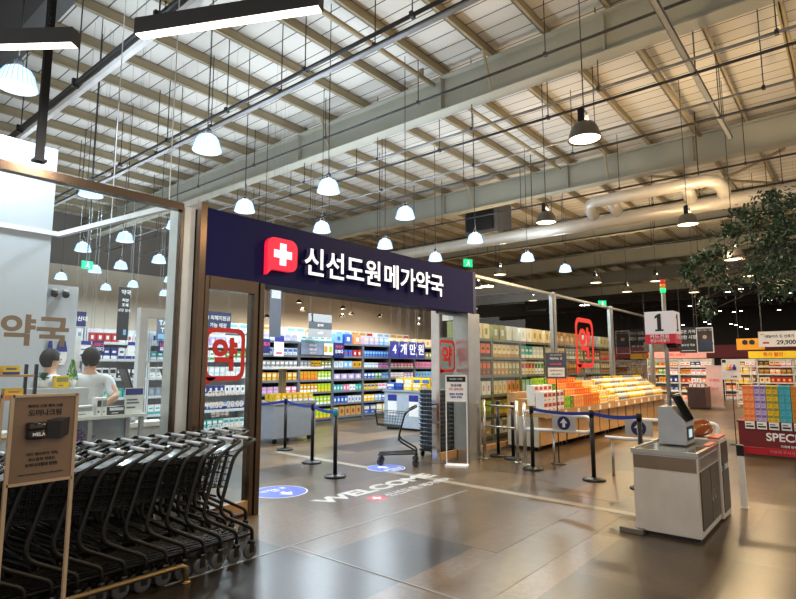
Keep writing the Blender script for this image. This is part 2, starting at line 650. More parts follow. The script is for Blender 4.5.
for sx in (-.5, .5):
    for sy in (-.6, .6):
        MB().tube([(sx, sy, 1.28), (sx, sy, Z_DECK - 6.9)], .015, 5).build('hanger', pipe_dark, t)

# ------------------------------------------------------------------ lamps
cool_glow = mat('prismatic_glow', '#dff0ff', .3, var=0, emit=COOL_E, ecol='#c9e6ff')
warm_glow = mat('warm_lens_glow', '#fff0d0', .3, var=0, emit=WARM_E, ecol='#ffe2b0')
line_glow = mat('tube_glow', '#fff6e6', .3, var=0, emit=LINE_E, ecol='#fff1dc')


def area_light(name, parent, loc, size, power, color, shape='DISK', size_y=None, rot=(0, 0, 0)):
    l = bpy.data.lights.new(name, 'AREA')
    l.shape = shape
    l.size = size
    if size_y:
        l.size_y = size_y
    l.energy = power
    l.color = color
    o = bpy.data.objects.new(name, l)
    col.objects.link(o)
    o.parent = parent
    o.location = loc
    o.rotation_euler = rot
    return o


def cool_lamp():
    t = thing('pendant_lamp', 'lamp', 'lamp')
    MB().lathe([(.09, .235), (.135, .22), (.17, .16), (.192, .07), (.215, 0), (.205, 0), (.18, .07), (.158, .15), (.12, .205)], n=24).build('reflector', cool_glow, t, True)
    b = MB()
    for i in range(24):
        a = 2 * PI * i / 24
        b.tube([(.218 * math.cos(a), .218 * math.sin(a), .0), (.195 * math.cos(a), .195 * math.sin(a), .07), (.173 * math.cos(a), .173 * math.sin(a), .16), (.138 * math.cos(a), .138 * math.sin(a), .222)], .004, 4)
    b.build('prism_rib', mat('prism_edge', '#9fc4e6', .2, var=0, emit=.7, ecol='#7fb4f0'), t)
    MB().lathe([(.0, .012), (.2, .012), (.2, .02), (0, .02)], n=24).build('lens', cool_glow, t, True)
    MB().lathe([(.07, .225), (.07, .27), (.05, .28), (.05, .34), (.03, .36), (.012, .38)], n=14).build('driver', dark_metal, t, True)
    MB().tube([(0, 0, .36), (0, 0, Z_DECK - 4.88)], .009, 5).build('cable', pipe_dark, t)
    return t


def warm_lamp():
    t = thing('pendant_lamp', 'lamp', 'lamp')
    MB().lathe([(.08, .27), (.15, .25), (.2, .17), (.24, .03), (.25, 0), (.24, 0), (.19, .15), (.14, .235)], n=24).build('reflector', mat('lamp_shell', '#7d7a74', .35, .7), t, True)
    MB().lathe([(0, .02), (.225, .02), (.225, .03), (0, .03)], n=24).build('lens', warm_glow, t, True)
    b = MB()
    b.lathe([(.07, .26), (.07, .42), (.02, .44)], n=12)
    b.box(-.12, -.09, -.05, .05, .26, .46)
    b.box(-.12, .05, -.02, .02, .44, .47)
    b.build('driver', dark_metal, t)
    return t


COOL = (.78, .9, 1.0)
WARM = (1.0, .72, .40)
cool_pos = [(1.89, 7.43), (4.39, 7.43), (6.97, 7.48), (9.34, 7.52), (6.74, 9.82), (9.01, 9.88), (12.41, 7.6), (15.65, 7.7), (18.33, 7.6),
            (4.2, 11.2), (6.58, 12.37), (6.41, 14.67), (6.21, 16.85), (8.48, 16.9), (8.18, 18.9), (7.95, 20.39), (7.77, 22.98), (10.46, 22.93), (10.12, 24.7), (10.76, 20.49), (12.7, 24.65),
            (11.4, 9.9), (13.8, 9.9), (9.2, 12.4), (11.6, 12.4), (14.0, 12.4), (11.0, 15.2), (14.2, 16)]
unlit = {}
cl = cool_lamp()
ordn = ['first', 'second', 'third', 'fourth', 'fifth', 'sixth', 'seventh', 'eighth', 'ninth', 'tenth', 'eleventh', 'twelfth', 'thirteenth', 'fourteenth', 'fifteenth', 'sixteenth', 'seventeenth', 'eighteenth', 'nineteenth',
        'twentieth', 'twenty first', 'twenty second', 'twenty third', 'twenty fourth', 'twenty fifth', 'twenty sixth', 'twenty seventh', 'twenty eighth', 'twenty ninth', 'thirtieth']
cool_lab = {0: 'large white glowing bell lamp under the short dark linear pendant', 1: 'white glowing bell lamp below the long linear pendant and above the bronze post',
            2: 'white glowing bell lamp in the front row above the red cross logo', 3: 'white glowing bell lamp in the front row above the end of the white sign letters',
            4: 'small white bell lamp just above the top edge of the sign left of the logo', 5: 'small white bell lamp lower behind the one above the red cross logo',
            6: 'small white bell lamp beside the pale duct above the sign corner', 7: 'small white bell lamp below the pale duct past the end of the sign', 8: 'far white bell lamp hanging over the second right glass panel',
            9: 'white bell lamp hanging over the bronze header of the left glass', 10: 'white bell lamp beside the white post inside the left glass'}
for i, (x, y) in enumerate(cool_pos):
    lab = cool_lab.get(i, 'small white bell lamp deep in the pharmacy, %s counting from the bronze header' % ordn[i - 9])
    o = cl if i == 0 else copy_tree(cl)
    o.location = (x, y, 4.88)
    o['label'] = lab
    o['group'] = 'white bell lamps over the pharmacy'
    area_light('lamp_light', o, (0, 0, -.01), .4, COOL_W, COOL)
    area_light('lamp_uplight', o, (0, 0, .242), .3, COOL_UP, COOL, rot=(PI, 0, 0))      # prismatic reflectors leak light upwards
warm_pos = [(7.96, 2.92), (12.16, 5.47), (14.53, 2.91), (15.26, 2.1), (22.43, 8.02), (26.09, 7.92), (18.15, 10.06), (23.56, 6.0), (13.3, .4), (20.5, -1.5), (7.5, -2.2), (1.5, -1.5), (24.5, 2.9), (28.3, 5.6), (20.6, 12.5), (26.5, 12.8), (28.5, .2), (44, 7), (44, 14), (51, 10), (57, 14)]  # lamps after the entrance one are added to brighten the dark far roof
warm_lab = ['large warm round lamp hanging from the big girder in the middle of the hall', 'warm round lamp above the end of the sign under the second girder', 'warm round lamp hanging below the duct bypass',
            'warm round lamp among the tree branches', 'far warm lamp above the third right glass panel', 'far warm lamp beside the green light tower', 'far warm lamp seen through the first right glass panel',
            'far warm lamp just over the lane number box', 'warm lamp hidden by the tree leaves', 'warm lamp over the far end of the special table', 'warm lamp over the hall beside the checkout', 'warm lamp over the hall by the entrance', 'far warm lamp in line behind the tree branches', 'farthest warm lamp before the dark market ceiling, behind the lane box', 'far warm lamp over the deep shelves past the sign end', 'farthest warm lamp over the second right glass panel', 'farthest warm lamp hidden by the tree'] + ['warm lamp beyond the maroon banded wall, %s of the far hall' % q for q in ('first', 'second', 'third', 'last')]  # lamps beyond the banded wall are unseen and only light the far roof
wl = warm_lamp()
for i, (x, y) in enumerate(warm_pos):
    o = wl if i == 0 else copy_tree(wl, skip=('cable',))
    z = 4.15 if i == 3 else 5.0
    o.location = (x, y, z)
    MB().tube([(0, 0, .44), (0, 0, Z_DECK - z)], .009, 5).build('cable', pipe_dark, o)
    o['label'] = warm_lab[i]
    o['group'] = 'warm lamps over the hall'
    area_light('lamp_light', o, (0, 0, -.01), .44, WARM_W * (1.0 if i < 10 else .6), WARM)
    area_light('lamp_uplight', o, (0, 0, .3), .2, WARM_ROOF_FILL, WARM, rot=(PI, 0, 0))  # upward fill added to brighten the roof; these lamp shells are opaque


def linear(p0, p1, z, label):
    p0, p1 = Vector(p0), Vector(p1)
    L = (p1 - p0).length
    a = math.atan2(p1.y - p0.y, p1.x - p0.x)
    t = thing('linear_pendant', label, 'lamp', (p0.x, p0.y, z), a, 'dark linear pendants')
    b = MB()
    b.box(0, L, -.045, .045, .03, .12)
    b.box(0, L, -.045, -.038, 0, .03)
    b.box(0, L, .038, .045, 0, .03)
    b.box(0, .008, -.038, .038, 0, .03)
    b.box(L - .008, L, -.038, .038, 0, .03)
    b.build('housing', mat('anthracite', '#2c2e30', .45), t)
    MB().box(.008, L - .008, -.037, .037, -.004, .028).build('diffuser', line_glow, t)
    for q in (.22, L - .22):
        b = MB()
        n = 26
        for i in range(n):
            zz = .12 + i * .045
            b.tube([(q, -.008, zz), (q, .008, zz + .025), (q, .008, zz + .045), (q, -.008, zz + .03)], .004, 4, True)
        b.tube([(q, 0, .12 + n * .045), (q, 0, Z_DECK - z)], .006, 4)
        b.build('chain', dark_metal, t)
    area_light('tube_light', t, (L / 2, 0, -.012), L * .95, 45, (1, .93, .82), 'RECTANGLE', .06)
    return t


linear((1.70, 3.88), (2.34, 2.61), 4.0, 'long dark linear pendant with a white glowing underside')
linear((.62, 5.46), (1.45, 4.35), 4.0, 'shorter seen dark linear pendant cut by the picture edge')
t = thing('hanging_post', 'thin black post hanging down beside the white partition', 'post', (1.6, 5.45, 3.4))
MB().box(-.03, .03, -.03, .03, 0, Z_DECK - 3.4).build('post', black_metal, t)
MB().box(-.05, .05, -.05, .05, -.0, .02).build('foot', black_metal, t)
t = thing('ceiling_rail', 'white square rail frame over the pharmacy counters', 'rail', (2.65, 8.0, 3.3))
MB().box(-2.6, .03, -.03, .03, 0, .06).build('rail', white_paint, t)
MB().hexa([(-.03, 0, 0), (.03, 0, 0), (.33, -2.42, 0), (.27, -2.42, 0), (-.03, 0, .06), (.03, 0, .06), (.33, -2.42, .06), (.27, -2.42, .06)]).build('rail', white_paint, t)
for q in ((-1.2, 0), (.15, -1.2), (.29, -2.3)):
    MB().tube([(q[0], q[1], .05), (q[0], q[1], Z_DECK - 3.3)], .006, 5).build('hanger', white_paint, t)


def exit_sign(loc, w, label, rot=0):
    t = thing('exit_sign', label, 'exit sign', loc, rot, 'green exit signs')
    MB().box(-w / 2, w / 2, -.03, .03, 0, w * .8).build('housing', mat('exit_green', '#12a46a', .4, var=0, emit=1.3, ecol='#10c080'), t)
    b = MB()
    s = w * .8
    b.lathe([(0, -.034), (s * .08, -.034), (s * .08, -.032), (0, -.032)], (w * .02, 0, s * .78), 10, 'y')
    b.tube([(0, -.033, s * .66), (-.02 * s, -.033, s * .45)], s * .07, 5)
    b.tube([(0, -.033, s * .45), (s * .2, -.033, s * .3), (s * .12, -.033, s * .12)], s * .04, 5)
    b.tube([(0, -.033, s * .45), (-s * .12, -.033, s * .28), (-s * .3, -.033, s * .22)], s * .04, 5)
    b.tube([(0, -.033, s * .64), (s * .2, -.033, s * .52)], s * .035, 5)
    b.build('pictogram', white_lit, t)
    MB().tube([(0, 0, s), (0, 0, Z_DECK - loc[2])], .01, 5).build('hanger', pipe_dark, t)
    return t


exit_sign((4.52, 12, 3.58), .2, 'green exit sign hanging inside the left glass front')
exit_sign((19.0, 12, 5.65), .4, 'green exit sign hanging above the end of the navy sign', -.5)
exit_sign((27.6, 9.6, 4.55), .4, 'green exit sign far off over the last right glass panel', -.8)

# ================================================================== FASCIA SIGN
t = thing('fascia_sign', 'long navy storefront sign box with red cross logo and lit white Korean letters', 'sign', (3.1, 5.2, 2.54))
MB().box(0, 5.37, 0, .3, 0, .74).build('box', navy_dark, t)
MB().box(5.28, 5.38, -.004, .302, -.003, .743).build('end_cap', navy, t)


def rr_poly(w, h, r, tail=False, n=5):
    pts = []
    for cx_, cz_, a0 in ((w / 2 - r, h / 2 - r, 0), (-w / 2 + r, h / 2 - r, 90), (-w / 2 + r, -h / 2 + r, 180), (w / 2 - r, -h / 2 + r, 270)):
        if tail and a0 == 180:
            pts += [(-w / 2, -h / 2 - .07), (-w / 2 + .07, -h / 2)]
            continue
        for i in range(n + 1):
            a = math.radians(a0 + 90 * i / n)
            pts.append((cx_ + r * math.cos(a), cz_ + r * math.sin(a)))
    return pts


lg = MB().prism(rr_poly(.44, .38, .1, True), -.07, -.005).build('logo', red_lit, t)
lg.location = (.97, 0, .37)
b = MB()
b.box(-.13, .13, -.078, -.07, -.045, .045)
b.box(-.045, .045, -.0785, -.07, -.13, .13)
b.build('cross', white_lit, lg)
ret = mat('letter_return', '#5c5a80', .4)
for s_, x_, w_ in (('신선도원', 2.0, 1.4), ('메가약국', 3.52, 1.46)):
    text(s_, .38, (x_, -.04, .36), FRONT, ret, t, .07, .006, w_, .35, name='letter_returns')
    text(s_, .38, (x_, -.078, .36), FRONT, white_lit, t, .004, .006, w_, .35)
t.rotation_euler = (0, 0, 0)

# ================================================================== GLASS DECALS
def stamp(x, z, y, w, h, label):
    t = thing('window_decal', label, 'decal', (x, y, z), 0, 'red pharmacy stamps on the glass')
    P = rr_poly(w, h, w * .2, False)
    Q = rr_poly(w * .8, h * .82, w * .13, False)
    b = MB()
    n = len(P)
    for i in range(n):
        j = (i + 1) % n
        b.quad((P[i][0], 0, P[i][1]), (P[j][0], 0, P[j][1]), (Q[j][0], 0, Q[j][1]), (Q[i][0], 0, Q[i][1]))
    b.box(-w * .5, -w * .42, -.001, .001, -h * .62, -h * .25)
    b.quad((-w * .5, 0, -h * .62), (-w * .2, 0, -h * .45), (-w * .2, 0, -h * .43), (-w * .5, 0, -h * .43))
    b.build('outline', red_ink, t)
    text('약', h * .7, (0, -.001, 0), FRONT, red_ink, t, .002, h * .03, w * .62, h * .64)
    return t


stamp(3.39, 1.73, Y_L - .092, .5, .56, 'red rounded stamp decal with a Korean letter on the narrow bronze framed glass')
stamp(8.0, 1.78, Y_R - .012, .5, .56, 'red rounded stamp decal on the small glass panel beside the steel post')
stamp(14.4, 2.22, Y_R - .012, 1.25, 1.3, 'large red rounded stamp decal on the glass above the produce boxes')
t = thing('window_decal', 'large tan Korean lettering on the left glass front', 'decal', (1.2, Y_L - .012, 1.9))
text('메가약국', .26, (.172, 0, 0), FRONT, tan_ink, t, .002, .008, 1.02, .26)
t = thing('window_decal', 'white opening hours lettering low on the narrow bronze framed glass', 'decal', (3.42, Y_L - .092, 1.2))
text('OPEN HOUR', .09, (0, 0, .12), FRONT, white_ink, t, .002, .003, .44)
text('10:00~20:00', .09, (0, 0, 0), FRONT, white_ink, t, .002, .003, .44)
text('연중무휴', .06, (-.06, 0, -.1), FRONT, white_ink, t, .002, .001)
text('CCTV 녹화중', .07, (0, 0, -.22), FRONT, white_ink, t, .002, .001, .4)

# ================================================================== BLACK NESTED CARTS
def casters(t, pts, zt, m, wheel_m):
    for (x, y) in pts:
        c = MB().lathe([(.018, zt), (.03, zt - .01), (.03, zt - .03), (.012, zt - .035)], (x, y, 0), 10)
        c.box(x - .03, x + .01, y - .022, y - .017, .05, zt - .02)
        c.box(x - .03, x + .01, y + .017, y + .022, .05, zt - .02)
        co = c.build('caster', m, t)
        MB().lathe([(.02, -.013), (.05, -.015), (.06, -.009), (.06, .009), (.05, .015), (.02, .013)], (x - .02, y, .06), 16, 'y').build('wheel', wheel_m, co, True)


def smooth_path(pts, r=.05, n=4):
    out = [Vector(pts[0])]
    for a, b_, c in zip(pts, pts[1:], pts[2:]):
        a, b_, c = Vector(a), Vector(b_), Vector(c)
        d1, d2 = (a - b_), (c - b_)
        rr = min(r, d1.length * .45, d2.length * .45)
        p, q = b_ + d1.normalized() * rr, b_ + d2.normalized() * rr
        for i in range(n + 1):
            s = i / n
            out.append(p * (1 - s) ** 2 + b_ * 2 * s * (1 - s) + q * s * s)
    out.append(Vector(pts[-1]))
    return out


def cart(label, frame_m, wire_m, group, W=.40, grip_m=None):
    """front towards -x, rear casters at x = 0"""
    t = thing('shopping_cart', label, 'shopping cart', group=group)
    for y in (0, W):
        ins = .0
        MB().tube(smooth_path([(-.0, y, .975), (-.2, y, .88), (-.33, y, .42), (-.0, y, .24), (0, y, .14)], .09), .0155, 8).build('side_tube', frame_m, t, True)
    b = MB()
    b.tube(smooth_path([(0, 0, .2), (-.68, .05, .17), (-.68, W - .05, .17), (0, W, .2)], .05), .012, 6)
    b.tube([(-.33, 0, .42), (-.33, W, .42)], .009, 6)
    for k in range(1, 6):
        b.tube([(-.02, W * k / 6, .2), (-.68, .05 + (W - .1) * k / 6, .17)], .004, 4)
    b.build('base_frame', frame_m, t, True)
    MB().tube([(0, 0, .975), (0, W * .2, .978)], .015, 8).build('handle_end', frame_m, t, True)
    MB().tube([(0, W * .8, .978), (0, W, .975)], .015, 8).build('handle_end', frame_m, t, True)
    MB().tube([(0, W * .16, .978), (0, W * .84, .978)], .014, 10).build('handle_grip', grip_m or mat('grey_grip', '#b9bcc0', .35), t, True)
    # wire basket
    b = MB()
    xr0, xf0, xr1, xf1 = -.2, -.74, -.27, -.70     # rim rear/front, bottom rear/front
    zr, zf, br, bf = .86, .9, .62, .66
    yi0, yi1 = .015, W - .015
    yf0, yf1 = .05, W - .05
    R = lambda s, v, top: ((xr0 + (xf0 - xr0) * s) if top else (xr1 + (xf1 - xr1) * s), (yi0 + (yf0 - yi0) * s) + v * ((yi1 + (yf1 - yi1) * s) - (yi0 + (yf0 - yi0) * s)), (zr + (zf - zr) * s) if top else (br + (bf - br) * s))
    b.tube([R(0, 0, 1), R(1, 0, 1), R(1, 1, 1), R(0, 1, 1)], .006, 5, True)
    b.tube([R(0, 0, 0), R(1, 0, 0), R(1, 1, 0), R(0, 1, 0)], .005, 5, True)
    for k in range(11):
        s = k / 10
        for v in (0, 1):
            b.tube([R(s, v, 1), R(s, v, 0)], .0028, 3)
        b.tube([R(s, 0, 0), R(s, 1, 0)], .0028, 3)
    for k in range(1, 7):
        v = k / 7
        b.tube([R(1, v, 1), R(1, v, 0)], .0028, 3)
        b.tube([R(0, v, 1), R(0, v, 0)], .0028, 3)
        b.tube([R(0, v, 0), R(1, v, 0)], .0028, 3)
    for k in range(1, 5):
        f = k / 5
        mix = lambda s, v: tuple(Vector(R(s, v, 1)) * (1 - f) + Vector(R(s, v, 0)) * f)
        b.tube([mix(0, 0), mix(1, 0), mix(1, 1), mix(0, 1)], .0026, 3, True)
    b.build('basket', wire_m, t)
    # child seat flap
    MB().hexa([(-.07, .04, .915), (-.07, W - .04, .915), (-.2, W - .04, .885), (-.2, .04, .885), (-.07, .04, .923), (-.07, W - .04, .923), (-.2, W - .04, .893), (-.2, .04, .893)]).build('seat_flap', mat('glossy_grey_flap', '#9aa2aa', .15, .3), t)
    casters(t, [(0, 0), (0, W), (-.62, .07), (-.62, W - .07)], .15, frame_m, mat('grey_rubber', '#4a4a4a', .6))
    return t


cart_black = mat('cart_black', '#12110f', .42, .3)
cart_wire = mat('cart_wire_black', '#131314', .45, .3)
c0 = cart('black cart', cart_black, cart_wire, 'nested black shopping carts')
words_n = ['first', 'second', 'third', 'fourth', 'fifth', 'sixth', 'seventh', 'eighth', 'ninth', 'tenth', 'eleventh', 'twelfth', 'thirteenth', 'fourteenth', 'fifteenth', 'sixteenth']
first = True
for row, (xr, yr, n, desc) in enumerate(((2.97, 4.06, 15, 'front row along the brass rail'), (3.3, 4.62, 15, 'back row against the glass'))):
    for k in range(n):
        lab = 'black cart, %s from the bronze post in the nested %s' % (words_n[k], desc)
        o = c0 if first else copy_tree(c0)
        first = False
        o['label'] = lab
        o.location = (xr - .152 * k, yr, 0)

brass = mat('brass_rail', '#8c7450', .3, .9)
t = thing('floor_rail', 'brass tube rail low on the floor in front of the black carts', 'rail', (2.33, 3.98, 0))
MB().tube(smooth_path([(0, 0, 0), (0, 0, .13), (-1.9, 0, .13), (-1.9, 0, 0)], .06), .02, 10).build('rail', brass, t, True)
for x in (0, -1.9):
    MB().lathe([(.038, 0), (.038, .012), (.022, .02)], (x, 0, 0), 14).build('foot', brass, t, True)

# ================================================================== POSTER STANDS AT FRONT LEFT
frame_wood = mat('pale_wood_frame', '#b79f84', .45)
brown_poster = mat('brown_poster', '#7d6653', .5, var=.08, scale=2)


def poster_stand(x, label, art):
    t = thing('poster_stand', label, 'poster stand', (x, 3.68, 0), 0, 'wooden poster stands before the carts')
    w_ = .335
    b = MB()
    for s in (0, w_):
        b.box(s - .009, s + .009, -.012, .012, 0, 1.44)
    b.box(0, w_, -.012, .012, 1.425, 1.44)
    b.box(0, w_, -.012, .012, .935, .95)
    b.build('frame', frame_wood, t)
    MB().box(.009, w_ - .009, -.006, .006, .95, 1.425).build('poster', brown_poster if art else mat('orange_poster', '#9a4c22', .5, var=.3, scale=3), t)
    for s in (0, w_):
        MB().box(s - .02, s + .02, -.16, .16, 0, .012).build('foot', frame_wood, t)
    if art:
        text('에이지 스팟 케어 크림', .02, (w_ / 2, -.008, 1.372), FRONT, black_ink, t, .002, .0006)
        text('도미나크림', .045, (w_ / 2, -.008, 1.335), FRONT, black_ink, t, .002, .0012, .17)
        MB().lathe([(.044, 0), (.047, .01), (.047, .05), (.04, .055)], (.12, -.03, 1.19), 18).build('jar', black_ink, t, True)
        MB().lathe([(.049, .055), (.05, .06), (.05, .088), (.044, .093)], (.12, -.03, 1.19), 18).build('jar_lid', mat('glossy_black', '#1d1714', .2), t, True)
        text('MELA', .026, (.12, -.08, 1.218), FRONT, white_ink, t, .002, .0006)
        MB().hexa([(.175, -.03, 1.19), (.24, -.05, 1.18), (.295, -.02, 1.2), (.225, -.008, 1.205), (.172, -.03, 1.29), (.24, -.05, 1.285), (.298, -.02, 1.3), (.225, -.008, 1.3)]).build('carton', black_ink, t)
        text('기미 케어까지 가득,', .021, (w_ / 2, -.008, 1.10), FRONT, black_ink, t, .002, .0004)
        text('색소침착 치료는', .021, (w_ / 2, -.008, 1.07), FRONT, black_ink, t, .002, .0004)
        text('도미나크림의 반전!', .021, (w_ / 2, -.008, 1.04), FRONT, black_ink, t, .002, .0008)
        text('본 제품은 일반의약품입니다 사용상의 주의사항을 확인하세요', .009, (w_ / 2, -.008, .99), FRONT, black_ink, t, .002, 0)
    else:
        MB().prism([(.01, 1.0), (.2, 1.0), (w_ - .01, 1.25), (w_ - .01, 1.42), (.01, 1.42)], -.009, -.007).build('artwork', mat('rust_art', '#7a2a14', .5, var=.2, scale=5), t)
    return t


poster_stand(1.045, 'brown cream advertisement on a thin wooden stand before the carts', True)
poster_stand(.66, 'orange poster stand cut by the picture edge beside the brown one', False)

# ================================================================== SILVER-BLACK SINGLE CART AND BASKET STACK
c1 = cart('dark wire shopping cart standing alone in the pharmacy entrance', mat('cart_steel_dark', '#2b2e30', .3, .6), mat('cart_wire_grey', '#2a2f2d', .4, .5), None, W=.42, grip_m=black_metal)
c1.location = (7.27, 5.62, 0)
c1.scale = (.93, .93, .97)
c1.rotation_euler = (0, 0, math.radians(-52))
if 'group' in c1:
    del c1['group']

bask_m = mat('basket_grey_plastic', '#4c5560', .45)


def basket(label, m, group):
    t = thing('shopping_basket', label, 'shopping basket', group=group)
    b = MB()
    b.hexa([(-.15, -.2, 0), (.15, -.2, 0), (.15, .2, 0), (-.15, .2, 0), (-.18, -.23, .06), (.18, -.23, .06), (.18, .23, .06), (-.18, .23, .06)])
    for k in range(7):
        y = -.2 + .4 * k / 6
        b.box(-.186, -.178, y - .012, y + .012, .01, .06)
    b.build('tub', m, t)
    b = MB()
    b.tube([(-.19, -.235, .062), (.19, -.235, .062), (.19, .235, .062), (-.19, .235, .062)], .009, 5, True)
    b.build('rim', m, t, True)
    return t


b0 = basket('basket', bask_m, 'stacked grey baskets')
for k in range(14):
    o = b0 if k == 0 else copy_tree(b0)
    o.location = (8.3, 5.98, .14 + k * .075)
    o['label'] = 'grey shopping basket, %s from the bottom of the stack behind the lone cart' % words_n[k]
t = thing('basket_dolly', 'low wheeled dolly under the stack of grey baskets', 'dolly', (8.3, 5.98, 0))
MB().box(-.2, .2, -.22, .22, .1, .135).build('platform', dark_metal, t)
for sx in (-.16, .16):
    for sy in (-.18, .18):
        MB().lathe([(.02, -.014), (.05, -.014), (.05, .014), (.02, .014)], (sx, sy, .05), 12, 'y').build('wheel', dark_metal, t, True)
g0 = basket('basket', mat('basket_green_plastic', '#2d4a44', .45), 'stacked green baskets')
for k in range(13):
    o = g0 if k == 0 else copy_tree(g0)
    o.location = (8.86, 6.0, .02 + k * .075)
    o['label'] = 'dark green basket, %s from the floor in the stack behind the small glass panel' % words_n[k]

# ================================================================== STANCHIONS
belt_m = mat('blue_belt', '#22389a', .6)


def stanchion(x, y, label, h=.98, cap=None):
    t = thing('stanchion', label, 'stanchion', (x, y, 0), 0, 'black belt stanchions')
    MB().lathe([(.16, 0), (.16, .02), (.13, .035), (.035, .05)], n=28).build('base', black_metal, t, True)
    MB().lathe([(.03, .04), (.03, h - .1)], n=14).build('post', black_metal, t, True)
    MB().lathe([(.036, h - .1), (.036, h - .005), (.03, h)], n=14).build('head', cap or black_metal, t, True)
    return t


ST = [stanchion(5.81, 6.0, 'black stanchion standing nearest the two blue floor stickers, with a teal cap', cap=mat('teal_cap', '#2aa3b8', .4)),
      stanchion(6.39, 7.15, 'black stanchion second in the blue belt line of the entrance'),
      stanchion(7.03, 8.65, 'black stanchion farthest back in the blue belt line before the grey display cart'),
      stanchion(8.2, 4.04, 'black stanchion beside the steel gate loop with the belt starting'),
      stanchion(7.98, 3.0, 'black stanchion in the middle between the steel gate and the checkout'),
      stanchion(7.82, 2.3, 'black stanchion partly hidden behind the checkout counter'),
      stanchion(9.0, 5.1, 'black stanchion close to the glass behind the steel gate'),
      stanchion(8.9, 4.75, 'black stanchion just behind the steel gate, nearer its end post'),
      stanchion(4.9, 8.2, 'black stanchion seen through the narrow bronze framed glass')]


def belt(a, b_, label, parent, m=belt_m):
    a, b_ = Vector(a), Vector(b_)
    d = (b_ - a)
    nrm = Vector((-d.y, d.x, 0)).normalized() * .002
    d.normalize()
    a = a + d * .034
    b_ = b_ - d * .034
    n = 8
    mb = MB()
    h = .024
    for i in range(n):
        s0, s1 = i / n, (i + 1) / n
        p0, p1 = a.lerp(b_, s0), a.lerp(b_, s1)
        p0.z -= .09 * s0 * (1 - s0) * 1.2
        p1.z -= .09 * s1 * (1 - s1) * 1.2
        H_ = Vector((0, 0, h))
        mb.hexa([p0 - nrm - H_, p1 - nrm - H_, p1 + nrm - H_, p0 + nrm - H_, p0 - nrm + H_, p1 - nrm + H_, p1 + nrm + H_, p0 + nrm + H_])
    o = mb.build('belt', m)
    o.parent = parent
    o.location = -Vector(parent.location)
    return o


belt((5.81, 6, .93), (6.39, 7.15, .93), '', ST[0])
belt((6.39, 7.15, .93), (7.03, 8.65, .93), '', ST[1])
belt((7.03, 8.65, .93), (4.9, 8.2, .93), '', ST[2])
belt((8.2, 4.04, .93), (7.98, 3.0, .93), '', ST[3])
belt((7.98, 3.0, .93), (7.82, 2.3, .93), '', ST[4])

# ================================================================== GATES
t = thing('swing_gate', 'two bar steel gate between the storefront and the barrier line', 'gate', (8.62, 5.16, 0))
for y in (0, -.64):
    MB().tube([(0, y, 0), (0, y, 1.02)], .028, 10).build('post', steel, t, True)
    MB().lathe([(.07, 0), (.07, .012), (.03, .02)], (0, y, 0), 14).build('foot', steel, t, True)
for z in (.92, .56):
    MB().tube([(0, 0, z), (0, -.64, z)], .019, 8).build('bar', steel, t, True)
t = thing('barrier_loop', 'round ended white steel barrier loop behind the blue belt', 'barrier', (8.5, 4.32, 0))
MB().tube([(0, 0, 0), (0, 0, 1.0)], .03, 10).build('post', steel, t, True)
MB().lathe([(.08, 0), (.08, .012), (.03, .02)], (0, 0, 0), 14).build('foot', steel, t, True)
MB().tube(smooth_path([(0, 0, .87), (0, -1.12, .83), (0, -1.12, .6), (0, 0, .58)], .1), .026, 10).build('loop', white_paint, t, True)
MB().tube([(0, -.5, 0), (0, -.5, .6)], .02, 8).build('leg', steel, t, True)
t = thing('barrier_loop', 'white steel barrier tubes running on behind the second arrow plate to the checkout', 'barrier', (8.5, 3.0, 0))
MB().tube(smooth_path([(0, 0, .84), (0, -1.5, .84), (0, -1.5, .55), (0, 0, .55)], .08), .026, 10).build('loop', white_paint, t, True)
for y in (-.1, -1.4):
    MB().tube([(0, y, 0), (0, y, .55)], .02, 8).build('leg', steel, t, True)


def arrow_plate(loc, label):
    t = thing('arrow_plate', label, 'sign', loc, 0, 'blue arrow plates on the barriers')
    MB().box(-.006, .006, -.19, .19, -.11, .11).build('plate', light_grey, t)
    MB().lathe([(0, -.009), (.105, -.009), (.105, -.0065), (0, -.0065)], (0, 0, 0), 24, 'x').build('disc', navy, t)
    b = MB()
    b.box(-.012, -.009, -.022, .022, -.065, .01)
    b.hexa([(-.012, -.06, 0), (-.009, -.06, 0), (-.009, .06, 0), (-.012, .06, 0), (-.012, -.002, .07), (-.009, -.002, .07), (-.009, .002, .07), (-.012, .002, .07)])
    b.build('arrow', white_ink, t)
    return t


arrow_plate((8.455, 3.62, .72), 'grey plate with white up arrow on a blue disc, on the round ended loop')
arrow_plate((8.455, 2.5, .72), 'grey plate with white arrow on blue disc, on barrier tubes near the checkout')

# ================================================================== FLOOR GRAPHICS
fl_blue = mat('floor_sticker_blue', '#4a5fc0', .35, var=.03)


